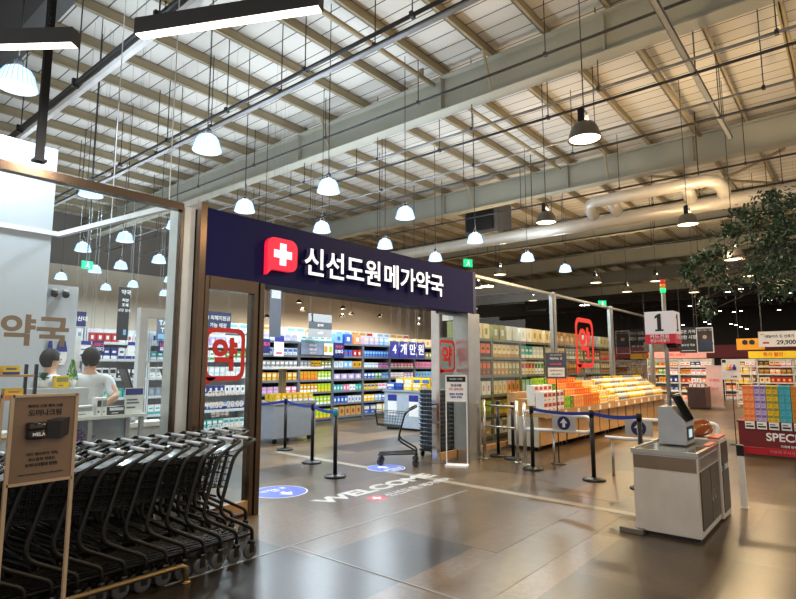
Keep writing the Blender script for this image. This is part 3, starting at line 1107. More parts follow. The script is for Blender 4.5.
def floor_sticker(x, y, s, label, flip):
    t = thing('floor_sticker', label, 'floor sticker', (x, y, .001), 0, 'blue oval floor stickers')
    MB().lathe([(0, 0), (.36 * s, 0), (.36 * s, .001), (0, .001)], n=40).build('edge', white_ink, t)
    MB().lathe([(0, .0011), (.345 * s, .0011), (.345 * s, .0017), (0, .0017)], n=40).build('disc', fl_blue, t)
    b = MB()
    sg = -1 if flip else 1
    b.box(-.03, .03, -.05 - (.09 if flip else 0), .05 - (.09 if flip else 0), .0018, .0025)
    yb = -.12 if flip else .05
    b.hexa([(-.1, yb, .0018), (.1, yb, .0018), (.01, yb + sg * .13, .0018), (-.01, yb + sg * .13, .0018), (-.1, yb, .0025), (.1, yb, .0025), (.01, yb + sg * .13, .0025), (-.01, yb + sg * .13, .0025)])
    b.build('arrow', white_ink, t)
    text('나가는 곳' if flip else '들어오는 곳', .1, (0, .14 if flip else -.14, .002), FLAT, white_ink, t, .0008, .002, .4)
    text('EXIT' if flip else 'ENTRANCE', .05, (0, .05 if flip else -.23, .002), FLAT, white_ink, t, .0008, .001)
    return t


floor_sticker(4.69, 5.86, 1.0, 'blue round floor sticker with arrow pointing out, by the narrow glass panel', True)
floor_sticker(6.83, 5.9, .85, 'blue round floor sticker with arrow pointing in, by the lone cart', False)
t = thing('floor_lettering', 'white WELCOME lettering on the floor of the entrance', 'floor sticker', (5.73, 5.05, .001))
text('WELCOME', .3, (0, 0, .001), FLAT, floor_ink, t, .001, .012, 2.25, .28)
t = thing('floor_lettering', 'small red cross logo and white shop name on the floor under WELCOME', 'floor sticker', (5.9, 4.66, .001))
MB().box(-.78, -.56, -.1, .1, 0, .001).build('logo', red, t)
b = MB()
b.box(-.73, -.61, -.02, .02, .001, .002)
b.box(-.69, -.65, -.06, .06, .001, .0021)
b.build('cross', white_ink, t)
text('신선도원 메가약국', .17, (.2, 0, .001), FLAT, floor_ink, t, .001, .004, 1.4, .17)

# ------------------------------------------------------------------ where a sight line meets a real plane of the building (for measuring)
_fw = Vector((math.cos(yaw), math.sin(yaw), 0))
_rt = Vector((math.sin(yaw), -math.cos(yaw), 0))
_F = _fw * math.cos(pitch) + Vector((0, 0, 1)) * math.sin(pitch)
_U = Vector((0, 0, 1)) * math.cos(pitch) - _fw * math.sin(pitch)


def sight(x, y):
    return _F * F_PX + _rt * (x - CX) - _U * (y - CY)


def PY(x, y, Y):
    d = sight(x, y)
    return Vector((0, 0, CAM_Z)) + d * (Y / d.y)


def PX(x, y, X):
    d = sight(x, y)
    return Vector((0, 0, CAM_Z)) + d * (X / d.x)


def PZ(x, y, Z):
    d = sight(x, y)
    return Vector((0, 0, CAM_Z)) + d * ((Z - CAM_Z) / d.z)


# ------------------------------------------------------------------ shelves and goods
PB = {}
HUES = dict(lime='#9fc62a', yellow='#e9c012', gold='#c8951c', blue='#2f5fb4', sky='#7fb4dc', white='#e6e8ea', navy='#20307c', teal='#3aa4a4', pink='#d67fa4', orange='#e0691e', lilac='#b7aad2',
            green='#3f8a3a', cream='#dccfa8', kraft='#b48a52', red='#b9272b', brown='#7a4a28', grey='#8d949b', pale='#c8d2d8', olive='#8a8a4e', black='#25252a', cyan='#4db6cf', purple='#7c5aa6', mint='#a8d8c4', peach='#f0935c')


def hue(n):
    return mat('print_' + n, HUES[n], .42, var=.12, scale=14)


def box_mesh(w_, h, d, c1, c2, style=0):
    k = (round(w_, 3), round(h, 3), round(d, 3), c1, c2, style)
    if k not in PB:
        b = MB()
        b.box(-w_ / 2, w_ / 2, -d / 2, d / 2, 0, h)
        b.mi = 1
        e = .0012
        if style == 0:
            b.box(-w_ * .42, w_ * .42, -d / 2 - e, -d / 2, h * .5, h * .86)
            b.box(-w_ * .3, w_ * .1, -d / 2 - e, -d / 2, h * .16, h * .26)
            b.box(w_ / 2, w_ / 2 + e, -d * .3, d * .3, h * .3, h * .7)
        elif style == 1:
            b.box(-w_ / 2, w_ / 2, -d / 2 - e, -d / 2, 0, h * .3)
            b.box(-w_ * .3, w_ * .3, -d / 2 - e, -d / 2, h * .55, h * .72)
        else:
            b.box(-w_ * .2, w_ * .2, -d / 2 - e, -d / 2, h * .3, h * .7)
            b.box(-w_ * .08, w_ * .08, -d * .5, d * .5, h, h + e)
        PB[k] = b.mesh('printed_box', [hue(c1), hue(c2)])
    return PB[k]


def bottle_mesh(r, h, c1, c2):
    k = ('b', r, h, c1, c2)
    if k not in PB:
        b = MB()
        b.lathe([(r * .95, 0), (r, h * .05), (r, h * .6), (r * .8, h * .7), (r * .38, h * .78)], n=12)
        b.mi = 1
        b.lathe([(r * .42, h * .78), (r * .42, h * .98), (r * .36, h)], n=12)
        b.lathe([(r * 1.01, h * .18), (r * 1.01, h * .5)], n=12)
        PB[k] = b.mesh('bottle', [hue(c1), hue(c2)], True)
    return PB[k]


def put(name, me, label, cat, group, loc, rz=0):
    o = bpy.data.objects.new(name, me)
    col.objects.link(o)
    o.location = loc
    o.rotation_euler = (0, 0, rz)
    return tag(o, label, cat, group)


def row(name, label, cat, x0, x1, y, z, h, d, w_, cols, axis='x', gap=.012, style=0, jit=.0, stack=1):
    """identical goods side by side; axis x faces -Y, axis y faces -X"""
    n = max(1, int((x1 - x0) / (w_ + gap)))
    pit = (x1 - x0) / n
    for i in range(n):
        c = cols[(i * len(cols)) // n]
        c1, c2 = c
        for s in range(stack):
            hh = h
            me = box_mesh(w_, hh, d, c1, c2, style)
            u = x0 + pit * (i + .5)
            loc = (u, y + d / 2, z + s * hh) if axis == 'x' else (y + d / 2, u, z + s * hh)
            lb = '%s %s' % (c1 if c1 not in ('kraft', 'lime', 'pale') else {'kraft': 'kraft brown', 'lime': 'lime green', 'pale': 'pale grey'}[c1], label)
            put(name, me, lb, cat, lb, loc, (0 if axis == 'x' else -PI / 2) + random.uniform(-jit, jit))


def shelf_unit(label, x0, x1, y, depth, top, levels, m, axis='x', group=None, name='shelf_unit', back=None):
    L = x1 - x0
    t = thing(name, label, 'shelf', (x0, y, 0) if axis == 'x' else (y, x1, 0), 0 if axis == 'x' else -PI / 2, group)
    MB().box(.03, L - .03, depth - .02, depth, .08, top).build('back_panel', back or m, t)
    for s in (0.002, L - .032):
        MB().box(s, s + .03, 0, depth, 0, top).build('upright', m, t)
    for z in levels:
        b = MB()
        b.box(.033, L - .033, .0, depth - .021, z - .03, z)
        b.box(.033, L - .033, -.012, 0, z - .045, z + .012)
        b.build('shelf_board', m, t)
    MB().box(.033, L - .033, .03, depth - .03, 0, levels[0] - .035).build('base', m, t)
    return t


shelf_grey = mat('shelf_grey', '#6f757d', .45, .2)
shelf_white = mat('shelf_white', '#c9ced2', .45)
shelf_green = mat('shelf_olive_grey', '#6b6f60', .5)
shelf_dark = mat('shelf_charcoal', '#3a3c40', .5)
back_dark = mat('shelf_back_dark', '#2a2d33', .6)

LV = [.14, .52, .88, 1.22, 1.56, 1.9, 2.28]
bayX = [8.8, 10.1, 11.38, 12.68, 13.97, 15.3, 16.6, 17.9]
Ya = 11.9
bay_names = ['first', 'second', 'third', 'fourth', 'fifth', 'sixth', 'seventh']
# per bay: list of (level, colours, width, height)
W = lambda *a: list(a)
plan = {
    0: [(6, [('pale', 'lilac')], .2, .2), (5, [('pale', 'blue')], .15, .2), (4, [('grey', 'white')], .13, .2), (3, [('gold', 'cream')], .14, .22), (2, [('lilac', 'pink'), ('pink', 'white')], .16, .18), (1, [('yellow', 'blue')], .18, .2), (0, [('white', 'sky')], .2, .22)],
    1: [(6, [('white', 'teal')], .22, .2), (4, [('grey', 'pale'), ('gold', 'black'), ('olive', 'white')], .11, .2), (3, [('gold', 'orange'), ('lime', 'white')], .11, .24), (2, [('gold', 'white'), ('lime', 'yellow')], .11, .23), (1, [('lime', 'white')], .12, .24), (0, [('lime', 'yellow')], .12, .24)],
    2: [(6, [('sky', 'blue'), ('blue', 'white'), ('peach', 'white'), ('lilac', 'white')], .3, .3), (5, [('yellow', 'olive'), ('blue', 'red'), ('red', 'white')], .16, .2), (4, [('pale', 'sky'), ('sky', 'white'), ('gold', 'brown')], .18, .2), (3, [('lilac', 'white')], .24, .16), (2, [('teal', 'white'), ('pink', 'white'), ('white', 'teal'), ('teal', 'mint')], .12, .18), (1, [('blue', 'white'), ('pale', 'blue')], .13, .2), (0, [('kraft', 'brown')], .21, .28)],
    3: [(6, [('lilac', 'cream'), ('sky', 'white')], .2, .26), (5, [('blue', 'sky')], .12, .2), (4, [('white', 'sky'), ('pink', 'blue')], .14, .16), (3, [('blue', 'white'), ('green', 'white'), ('sky', 'blue')], .14, .18), (2, [('yellow', 'blue'), ('white', 'pink')], .15, .18), (1, [('yellow', 'white'), ('sky', 'white'), ('blue', 'white')], .15, .2), (0, [('blue', 'cream'), ('cream', 'white')], .25, .27)],
    4: [(6, [('cream', 'kraft')], .3, .26), (4, [('pink', 'white')], .15, .16), (3, [('white', 'lilac'), ('lilac', 'white')], .15, .18), (2, [('blue', 'white')], .14, .2), (1, [('white', 'blue')], .18, .2), (0, [('sky', 'white')], .2, .22)],
    5: [(6, [('cream', 'kraft')], .28, .28), (5, [('olive', 'white')], .18, .2), (4, [('pink', 'purple')], .15, .2), (3, [('sky', 'blue')], .15, .2), (2, [('blue', 'sky')], .15, .18), (1, [('yellow', 'blue')], .2, .2)],
    6: [(6, [('cream', 'kraft')], .28, .2), (5, [('purple', 'pink')], .18, .2), (4, [('pink', 'white')], .16, .2), (3, [('blue', 'white')], .16, .2), (2, [('sky', 'white')], .16, .18), (1, [('yellow', 'white')], .2, .2)],
}
lvl_name = ['bottom shelf', 'second shelf up', 'third shelf up', 'fourth shelf up', 'fifth shelf up', 'sixth shelf up', 'top']
prod = ['medicine_box', 'vitamin_carton', 'tonic_box', 'supplement_box', 'ointment_box', 'plaster_box', 'mask_pack']
for i in range(7):
    x0, x1 = bayX[i] + .005, bayX[i + 1] - .005
    shelf_unit('grey medicine shelf, %s bay counting from the promotion table side of the long run' % bay_names[i], x0, x1, Ya, .5, 2.28, LV, shelf_grey, group='long run of grey medicine shelves', back=back_dark)
    for (lv, cols, w_, h) in plan[i]:
        row(prod[lv], '%s on the %s of the %s medicine shelf bay' % (prod[lv].replace('_', ' '), lvl_name[lv], bay_names[i]), prod[lv].split('_')[-1], x0 + .045, x1 - .045, Ya + .02, LV[lv] + .001, h, .3, w_, cols, style=i % 3)
# back run seen over the top
for i in range(4):
    x0 = 9.2 + i * 2.2
    shelf_unit('white tall shelf standing behind the grey medicine run, %s along' % bay_names[i], x0, x0 + 2.19, 14.2, .5, 2.62, [.14, 1.4, 2.62], shelf_white, group='white shelves behind the medicine run')
    row('storage_carton', 'storage carton on top of the %s white shelf behind the medicine run' % bay_names[i], 'carton', x0 + .1, x0 + 2.1, 14.22, 2.621, .26, .35, .36, [('white', 'sky'), ('cream', 'kraft'), ('pale', 'red')])
# left run, seen through the left glass
bayL = [3.3, 4.6, 5.9, 7.2, 8.5]
planL = [
    [('pink', 'white'), ('mint', 'white'), ('white', 'red'), ('sky', 'white'), ('white', 'navy'), ('grey', 'white')],
    [('white', 'pink'), ('peach', 'white'), ('mint', 'teal'), ('white', 'black'), ('navy', 'white'), ('red', 'white')],
    [('black', 'white'), ('white', 'teal'), ('grey', 'sky'), ('white', 'grey'), ('teal', 'white'), ('pale', 'navy')],
    [('teal', 'white'), ('white', 'sky'), ('navy', 'white'), ('pale', 'white'), ('white', 'green'), ('lilac', 'white')]]
LL = [.14, .55, .95, 1.35, 1.75, 2.1]
for i in range(4):
    x0, x1 = bayL[i] + .005, bayL[i + 1] - .005
    shelf_unit('white cosmetics shelf behind the counters, %s bay from the partition' % bay_names[i], x0, x1, 12.0, .45, 2.4, LL, shelf_white, group='white cosmetics shelves', back=shelf_white)
    for lv in range(6):
        c = planL[i][lv]
        row('cosmetics_box', 'cosmetics box on the %s of the %s white cosmetics bay' % (['bottom shelf', 'second shelf up', 'third shelf up', 'fourth shelf up', 'fifth shelf up', 'sixth shelf up'][lv], bay_names[i]), 'box', x0 + .045, x1 - .045, 12.02, LL[lv] + .001, random.uniform(.18, .27), .2, .13, [c, (c[1], c[0])], style=lv % 3)

# header cards over the medicine run
def card(name, label, cat, loc, w_, h, m, lines=(), rot='x', group=None, thick=.012, string=0):
    """a printed board; loc is its bottom centre, front towards -Y ('x') or -X ('y')"""
    t = thing(name, label, cat, loc, 0 if rot == 'x' else -PI / 2, group)
    MB().box(-w_ / 2, w_ / 2, -thick / 2, thick / 2, 0, h).build('board', m, t)
    for (s, sz, fx, fz, ink) in lines:
        if s.startswith('#'):
            q = [float(v) for v in s[1:].split(',')]
            MB().box(-w_ / 2 + q[0] * w_, -w_ / 2 + q[2] * w_, -thick / 2 - .003, -thick / 2 - .0005, q[1] * h, q[3] * h).build('print', ink, t)
        else:
            text(s, sz * h, (fx * w_, -thick / 2 - .004, fz * h), FRONT, ink, t, .002, sz * h * .02)
    if string:      # hung on two thin wires from whatever is at that height
        for s in (-.42, .42):
            MB().tube([(s * w_, 0, h), (s * w_, 0, (Z_DECK if string is True else string) - loc[2])], .003, 4).build('wire', pipe_grey, t)
    return t


pink_ink = mat('pink_ink', '#e0507a', .5, var=0)
slate = mat('slate_card', '#5c6676', .5)
card('header_card', 'slate blue header card with small white lines over the second medicine bay', 'card', (10.55, 11.86, 1.93), .85, .34, mat('header_slate', '#7c8ba6', .5), [('의약외품', .22, 0, .75, white_ink), ('추천 상품', .2, 0, .42, white_ink), ('건강 코너', .16, 0, .15, white_ink)], group=None)
card('header_card', 'white header card with two small product pictures over the second medicine bay', 'card', (11.15, 11.86, 1.93), .4, .34, white_paper, [('#.1,.25,.4,.75', 0, 0, 0, hue('gold')), ('#.55,.25,.85,.75', 0, 0, 0, hue('lime'))])
card('header_card', 'navy header card with pink and white words at the upright of the third bay', 'card', (11.55, 11.83, 1.86), .42, .44, navy, [('파스는', .25, 0, .72, pink_ink), ('유파다', .28, 0, .38, white_ink)])
for i, ch in enumerate('4개만원'):
    card('price_tile', 'navy tile reading %s in the hanging price line before the medicine shelves' % ('the number 4' if ch == '4' else ['', 'the Korean counter', 'the Korean ten thousand', 'the Korean won'][i]), 'sign', (13.72 + i * .47, 11.5, 1.87), .43, .54, navy_ink, [('#.08,.06,.92,.94', 0, 0, 0, navy_ink), (ch, .72, 0, .5, white_ink)], string=True, group='hanging price tiles')
ais = card('aisle_sign', 'grey hanging aisle sign with number 1 and a dark band', 'sign', (10.4, 11.4, 2.4), .86, .64, mat('aisle_grey', '#9b9fa3', .5), [('#0,.36,1,.66', 0, 0, 0, mat('band_grey', '#4e555c', .5)), ('감기약', .12, 0, .51, white_ink), ('소화제', .12, 0, .18, white_ink)], string=True)
digit_one(.22, (-.3, -.008, .53), (0, 0, 0), black_ink, ais)
card('aisle_sign', 'grey hanging aisle sign with number 3 seen through the narrow glass', 'sign', (6.55, 11.2, 2.3), .6, .5, mat('aisle_grey', '#9b9fa3', .5), [('3', .4, -.2, .75, black_ink), ('#0,.3,1,.55', 0, 0, 0, mat('band_grey', '#4e555c', .5))], string=True)
p0, p1 = PY(195, 331, 9.2), PY(231, 313, 9.2)
card('hanging_banner', 'navy banner with two white lines behind the narrow bronze framed glass', 'banner', ((p0.x + p1.x) / 2, 9.2, p0.z), p1.x - p0.x, p1.z - p0.z, mat('banner_navy', '#1f2f5c', .5), [('고유가 피해지원금', .24, 0, .68, white_ink), ('사용 가능 매장', .24, 0, .32, white_ink)], string=True)
p0, p1 = PY(116, 340, 9.0), PY(130.5, 288, 9.0)
card('hanging_banner', 'tall black hanging banner with white words over the counters', 'banner', ((p0.x + p1.x) / 2, 9.0, p0.z), p1.x - p0.x, p1.z - p0.z, mat('banner_black', '#2a2c33', .5), [('약국', .1, .12, .9, white_ink), ('처방', .07, .1, .75, white_ink), ('조제', .07, .1, .66, white_ink), ('상담 접수', .06, .05, .56, white_ink), ('#.55,.1,.8,.2', 0, 0, 0, hue('sky'))], string=True)
p0, p1 = PY(272, 337, 9.6), PY(278.5, 300, 9.6)
card('hanging_banner', 'narrow grey hanging banner just inside the bronze post of the entrance', 'banner', ((p0.x + p1.x) / 2, 9.6, p0.z), .3, 1.35, slate, [('#.1,.62,.9,.8', 0, 0, 0, hue('pale')), ('의약품', .1, 0, .9, white_ink)], string=True)
for (a, b_, c, d, m, lines, lab) in (
        (73, 326, 86.5, 312, navy, [('계산대', .36, 0, .5, white_ink)], 'navy card reading checkout in Korean beside the partition edge'),
        (79, 354, 91, 341, white_paper, [('#0,.7,1,1', 0, 0, 0, navy_ink), ('#.15,.3,.8,.4', 0, 0, 0, slate)], 'white card with navy top strip on the cosmetics shelf'),
        (91.5, 353, 104, 341, navy, [('나파다', .36, 0, .66, pink_ink), ('유파다', .36, 0, .3, white_ink)], 'navy card with pink words on the first cosmetics bay'),
        (127, 356, 135, 342, white_paper, [('#0,.75,1,1', 0, 0, 0, navy_ink)], 'white card with navy top strip right of the black banner'),
        (158, 353, 173, 341, navy, [('나파다', .36, 0, .66, pink_ink), ('유파다', .36, 0, .3, white_ink)], 'navy card with pink words inside the white portal'),
        (156, 340, 172, 319, slate, [('TAS', .3, 0, .78, white_ink), ('TE', .3, 0, .45, white_ink), ('#.1,.06,.9,.28', 0, 0, 0, hue('sky'))], 'slate grey board with white capitals inside the white portal'),
        (263, 353, 270, 339, navy, [('특가', .3, 0, .6, pink_ink)], 'small navy card beside the bronze post of the entrance'),
        (274, 356, 284, 336, white_paper, [('#0,.7,1,1', 0, 0, 0, navy_ink), ('#.2,.1,.8,.2', 0, 0, 0, pink_ink)], 'white notice with navy top standing over the promotion table')):
    q0, q1 = PY(a, b_, 11.7), PY(c, d, 11.7)
    card('shelf_card', lab, 'card', ((q0.x + q1.x) / 2, 11.7, q0.z), q1.x - q0.x, q1.z - q0.z, m, lines, string=True)
for (a, c, lab) in ((46, 53.5, 'navy topped arch notice by the partition, left one'), (55, 68, 'navy topped arch notice by the partition, wider one')):
    q0, q1 = PY(a, 365, 8.28), PY(c, 341, 8.28)
    t = thing('wall_notice', lab, 'notice', ((q0.x + q1.x) / 2, 8.285, q0.z))
    wd, hh = q1.x - q0.x, q1.z - q0.z
    MB().prism([(-wd / 2, .08), (-wd * .3, 0), (wd * .3, 0), (wd / 2, .08), (wd / 2, hh - .12), (wd * .3, hh), (-wd * .3, hh), (-wd / 2, hh - .12)], 0, .012).build('board', white_paper, t)
    MB().prism([(-wd / 2, hh * .55), (wd / 2, hh * .55), (wd / 2, hh - .12), (wd * .3, hh), (-wd * .3, hh), (-wd / 2, hh - .12)], -.003, 0).build('print', navy_ink, t)
for i, x in enumerate((2.72, 2.86)):
    t = thing('security_camera', 'dome camera on top of the low screen wall, %s of the pair' % ('one nearer the partition' if i == 0 else 'outer one'), 'camera', (x, 8.28, 2.56))
    MB().box(-.03, .03, -.06, .02, .05, .08).build('bracket', white_paint, t)
    MB().lathe([(0, -.04), (.03, -.03), (.045, 0), (.045, .05)], (0, -.05, 0), 14).build('dome', black_metal, t, True)

# entrance promotion table
t = thing('promotion_table', 'grey wheeled promotion cart with canopy shelf just inside the entrance', 'cart', (7.35, 9.42, 0))
MB().box(0, 1.15, 0, .95, .1, .8).build('body', grey_metal, t, bevel=.01)
MB().box(-.02, 1.17, -.02, .97, .8, .85).build('tray', grey_metal, t)
MB().box(.5, .62, .4, .52, .85, 1.55).build('canopy_post', mat('beige_post', '#9b927c', .5), t)
MB().box(-.12, 1.3, -.06, 1.02, 1.55, 1.6).build('canopy_shelf', white_paint, t)
for x in (.1, 1.05):
    for y in (.1, .85):
        MB().lathe([(.02, -.018), (.05, -.018), (.05, .018), (.02, .018)], (x, y, .05), 12, 'y').build('wheel', dark_metal, t, True)
for j in range(3):
    row('yellow_packet', 'packet standing in the grey promotion cart, %s row from the entrance' % ordn[j], 'packet', 7.4, 8.45, 9.45 + j * .14, .86, .16, .1, .12, [('yellow', 'white')], style=1)
# second promotion bin
t = thing('promotion_bin', 'pale grey promotion bin with posters behind the lone cart', 'bin', (11.1, 8.4, 0))
MB().box(0, .9, 0, 1.25, .05, .95).build('body', mat('bin_grey', '#aab6c2', .4), t, bevel=.01)
MB().box(-.03, .93, -.03, 1.28, .95, 1.0).build('tray', grey_metal, t)
for y0 in (.12, .82):
    MB().box(-.008, -.001, y0, y0 + .3, .35, .88).build('poster', white_paper, t)
    MB().box(-.011, -.008, y0, y0 + .3, .72, .88).build('poster_title', navy_ink, t)
MB().box(.05, .85, .05, 1.2, 0, .05).build('plinth', dark_metal, t)
row('towel_pack', 'pack lying in the pale grey promotion bin', 'pack', 8.45, 9.6, 11.12, 1.001, .17, .3, .26, [('yellow', 'white'), ('navy', 'blue'), ('blue', 'white')], axis='y')
row('promo_carton', 'carton piled behind in the pale grey promotion bin', 'carton', 8.45, 9.6, 11.5, 1.001, .3, .3, .26, [('yellow', 'blue'), ('yellow', 'white')], axis='y')

# small black cone pendants at the back of the shop
shade_m = mat('black_cone', '#221f1e', .5)
glow_s = mat('cone_glow', '#ffffff', .4, var=0, emit=4, ecol='#fff0d8')
cp = None
for i, (x, y) in enumerate(((299, 303), (303, 311), (343, 309), (342, 317), (351, 315), (380, 317), (399, 303.5), (419, 318), (419, 326), (267, 318))):
    p = PY(x, y, 24)
    if cp is None:
        cp = thing('cone_pendant', 'x', 'lamp', group='small black cone pendants at the back of the shop')
        MB().lathe([(.05, .2), (.1, .18), (.2, 0), (.19, 0), (.09, .16)], n=16).build('shade', shade_m, cp, True)
        MB().lathe([(0, .02), (.17, .02), (.17, .03), (0, .03)], n=16).build('bulb', glow_s, cp)
        o = cp
    else:
        o = copy_tree(cp, skip=('cable',))
    o.location = p
    MB().tube([(0, 0, .19), (0, 0, Z_DECK - p.z)], .008, 4).build('cable', pipe_dark, o)
    area_light('cone_light', o, (0, 0, -.01), .3, 260, (1, .84, .62))
    o['label'] = 'small black cone pendant before the cream back wall, %s in the scatter' % ordn[i]

# ================================================================== COUNTERS BEHIND THE LEFT GLASS
t = thing('display_counter', 'narrow white topped display counter right behind the left glass', 'counter', (1.75, 5.72, 0))
MB().box(0, 1.08, 0, .38, 1.09, 1.12).build('top', white_paint, t)
for x in (.02, .52, 1.02):
    for y in (.02, .33):
        MB().box(x, x + .04, y, y + .04, 0, 1.09).build('leg', light_grey, t)
MB().box(0, 1.08, .36, .38, .3, 1.06).build('back_panel', mat('counter_back', '#c7cfd4', .5), t)
MB().box(.06, 1.02, .04, .34, .58, .6).build('lower_shelf', light_grey, t)
t = thing('low_cabinet', 'black low cabinet on the floor under the display counter', 'cabinet', (1.6, 5.42, 0))
MB().box(0, 1.2, 0, .25, .06, .86).build('body', black_metal, t)
MB().box(.02, .59, -.012, 0, .1, .82).build('door', black_ink, t)
MB().box(.61, 1.18, -.012, 0, .1, .82).build('door', black_ink, t)
MB().box(.03, 1.17, .02, .23, 0, .06).build('plinth', dark_metal, t)
t = thing('flower_bunch', 'bunch of purple paper flowers under the display counter', 'flowers', (2.2, 5.88, .6))
b = MB()
for i in range(90):
    a, r_ = random.uniform(0, 2 * PI), random.uniform(.0, .14)
    h = random.uniform(.2, .4) - r_ * .5
    x, y = r_ * 1.4 * math.cos(a), r_ * .7 * math.sin(a)
    for k in range(5):
        q = 2 * PI * k / 5
        b.quad((x, y, h), (x + .025 * math.cos(q), y + .025 * math.sin(q), h + .012), (x + .03 * math.cos(q + .5), y + .03 * math.sin(q + .5), h + .016), (x + .02 * math.cos(q + 1), y + .02 * math.sin(q + 1), h + .008))
b.build('petals', mat('purple_petal', '#b36bd0', .6), t)
MB().lathe([(.05, 0), (.09, .12), (.16, .22), (.15, .22), (.08, .12)], n=14).build('wrap', mat('lilac_wrap', '#c9a6dc', .5), t)
zc = 1.121
for (xa, xb, h, c1, c2, nm, lab) in ((2.0, 2.13, .07, 'white', 'pale', 'paper_box', 'low white box on the display counter beside the navy card'), (2.16, 2.33, .1, 'white', 'grey', 'paper_box', 'white wider box in the middle of the display counter'),
                                     (2.36, 2.405, .17, 'white', 'black', 'paper_box', 'tall white box with dark strip, first of two on the display counter'), (2.41, 2.455, .17, 'white', 'grey', 'paper_box', 'tall white box, second of two next to the black carton'),
                                     (2.47, 2.63, .08, 'black', 'white', 'paper_box', 'black carton with white lettering on the display counter')):
    put(nm, box_mesh(xb - xa, h, .12, c1, c2, 0), lab, 'box', None, ((xa + xb) / 2, 5.85, zc))
t = card('acrylic_notice', 'white acrylic notice with navy title at the end of the display counter', 'notice', (2.73, 5.82, zc), .18, .26, white_paper, [('#0,.72,1,.97', 0, 0, 0, navy_ink), ('#.1,.5,.7,.56', 0, 0, 0, slate), ('#.1,.38,.8,.44', 0, 0, 0, slate), ('#.1,.2,.6,.26', 0, 0, 0, slate)])
t = thing('checkout_counter', 'long white checkout counter in front of the pharmacists', 'counter', (1.3, 6.5, 0))
MB().box(0, 2.5, 0, .3, .9, .95).build('top', white_paint, t)
MB().box(.02, 2.48, .03, .28, .08, .9).build('body', mat('counter_body', '#c2c8cc', .5), t)
MB().box(.05, 2.45, .06, .26, 0, .08).build('plinth', dark_metal, t)
MB().box(.72, 1.24, -.04, .26, .95, 1.37).build('riser', light_grey, t)
screen_on = mat('screen_lit', '#a9c8cf', .3, var=0, emit=.8, ecol='#b5d6da')
for i, (x, rz) in enumerate(((3.06, .5), (3.55, .35))):
    t = thing('monitor', 'checkout screen on the white counter, %s' % ('nearer the pharmacist in white' if i == 0 else 'seen through the white portal'), 'monitor', (x, 6.66, .951), rz + .9)
    MB().lathe([(.09, 0), (.09, .012), (.02, .02), (.02, .45)], n=16).build('stand', dark_metal, t)
    MB().hexa([(-.17, -.02, 0.360), (.17, -.02, 0.360), (.17, .0, 0.360), (-.17, .0, 0.360), (-.17, .07, 0.620), (.17, .07, 0.620), (.17, .09, 0.620), (-.17, .09, 0.620)]).build('case', dark_metal, t)
    MB().hexa([(-.155, -.024, 0.375), (.155, -.024, 0.375), (.155, -.02, 0.375), (-.155, -.02, 0.375), (-.155, .059, 0.605), (.155, .059, 0.605), (.155, .064, 0.605), (-.155, .064, 0.605)]).build('screen', screen_on, t)
t = thing('card_terminal', 'dark keyboard tray on the checkout counter before the pharmacist', 'terminal', (2.55, 6.62, .951))
MB().hexa([(-.2, -.06, 0), (.2, -.06, 0), (.2, .1, 0), (-.2, .1, 0), (-.2, -.06, .03), (.2, -.06, .03), (.2, .1, .09), (-.2, .1, .09)]).build('body', dark_metal, t)
MB().hexa([(-.18, -.05, .0335), (.18, -.05, .0335), (.18, .08, .0825), (-.18, .08, .0825), (-.18, -.05, .037), (.18, -.05, .037), (.18, .08, .086), (-.18, .08, .086)]).build('keys', black_ink, t)
t = thing('portal_frame', 'white portal frame beside the checkout counter', 'frame', (3.36, 7.1, 0))
MB().box(0, .1, 0, .1, 0, 2.24).build('post', white_paint, t)
MB().box(.42, .5, 0, .1, 0, 2.24).build('post', white_paint, t)
MB().box(0, .5, 0, .1, 2.24, 2.36).build('head', white_paint, t)
struct(MB().box(3.52, 3.72, 9.9, 10.1, 0, 2.1).build('pillar_white', white_paint))
# small rack with yellow boxes at the far left
t = thing('display_rack', 'small black framed rack with wooden shelves behind the left glass', 'rack', (1.15, 5.62, 0))
for x in (0, .6):
    for y in (0, .26):
        MB().box(x, x + .025, y, y + .025, 0, 1.62).build('upright', black_metal, t)
for z in (.5, 1.0, 1.33, 1.53):
    MB().box(0, .625, 0, .285, z - .02, z).build('shelf_board', wood, t)
row('yellow_box', 'small box on the upper wooden shelf of the black framed rack', 'box', 1.19, 1.66, 5.66, 1.531, .075, .1, .13, [('yellow', 'navy')], style=1)
row('yellow_box', 'small box on the middle wooden shelf of the black framed rack', 'box', 1.19, 1.7, 5.66, 1.331, .08, .1, .14, [('white', 'navy'), ('yellow', 'orange')], style=1)
put('yellow_box', box_mesh(.13, .13, .1, 'yellow', 'olive', 0), 'yellow box standing on the checkout counter beside the cypress', 'box', None, (2.31, 6.62, 1.371))
card('counter_card', 'navy name card lying against the checkout counter below the yellow box', 'card', (2.32, 6.5, 1.27), .2, .09, navy, [('복약 상담', .5, 0, .5, white_ink)])


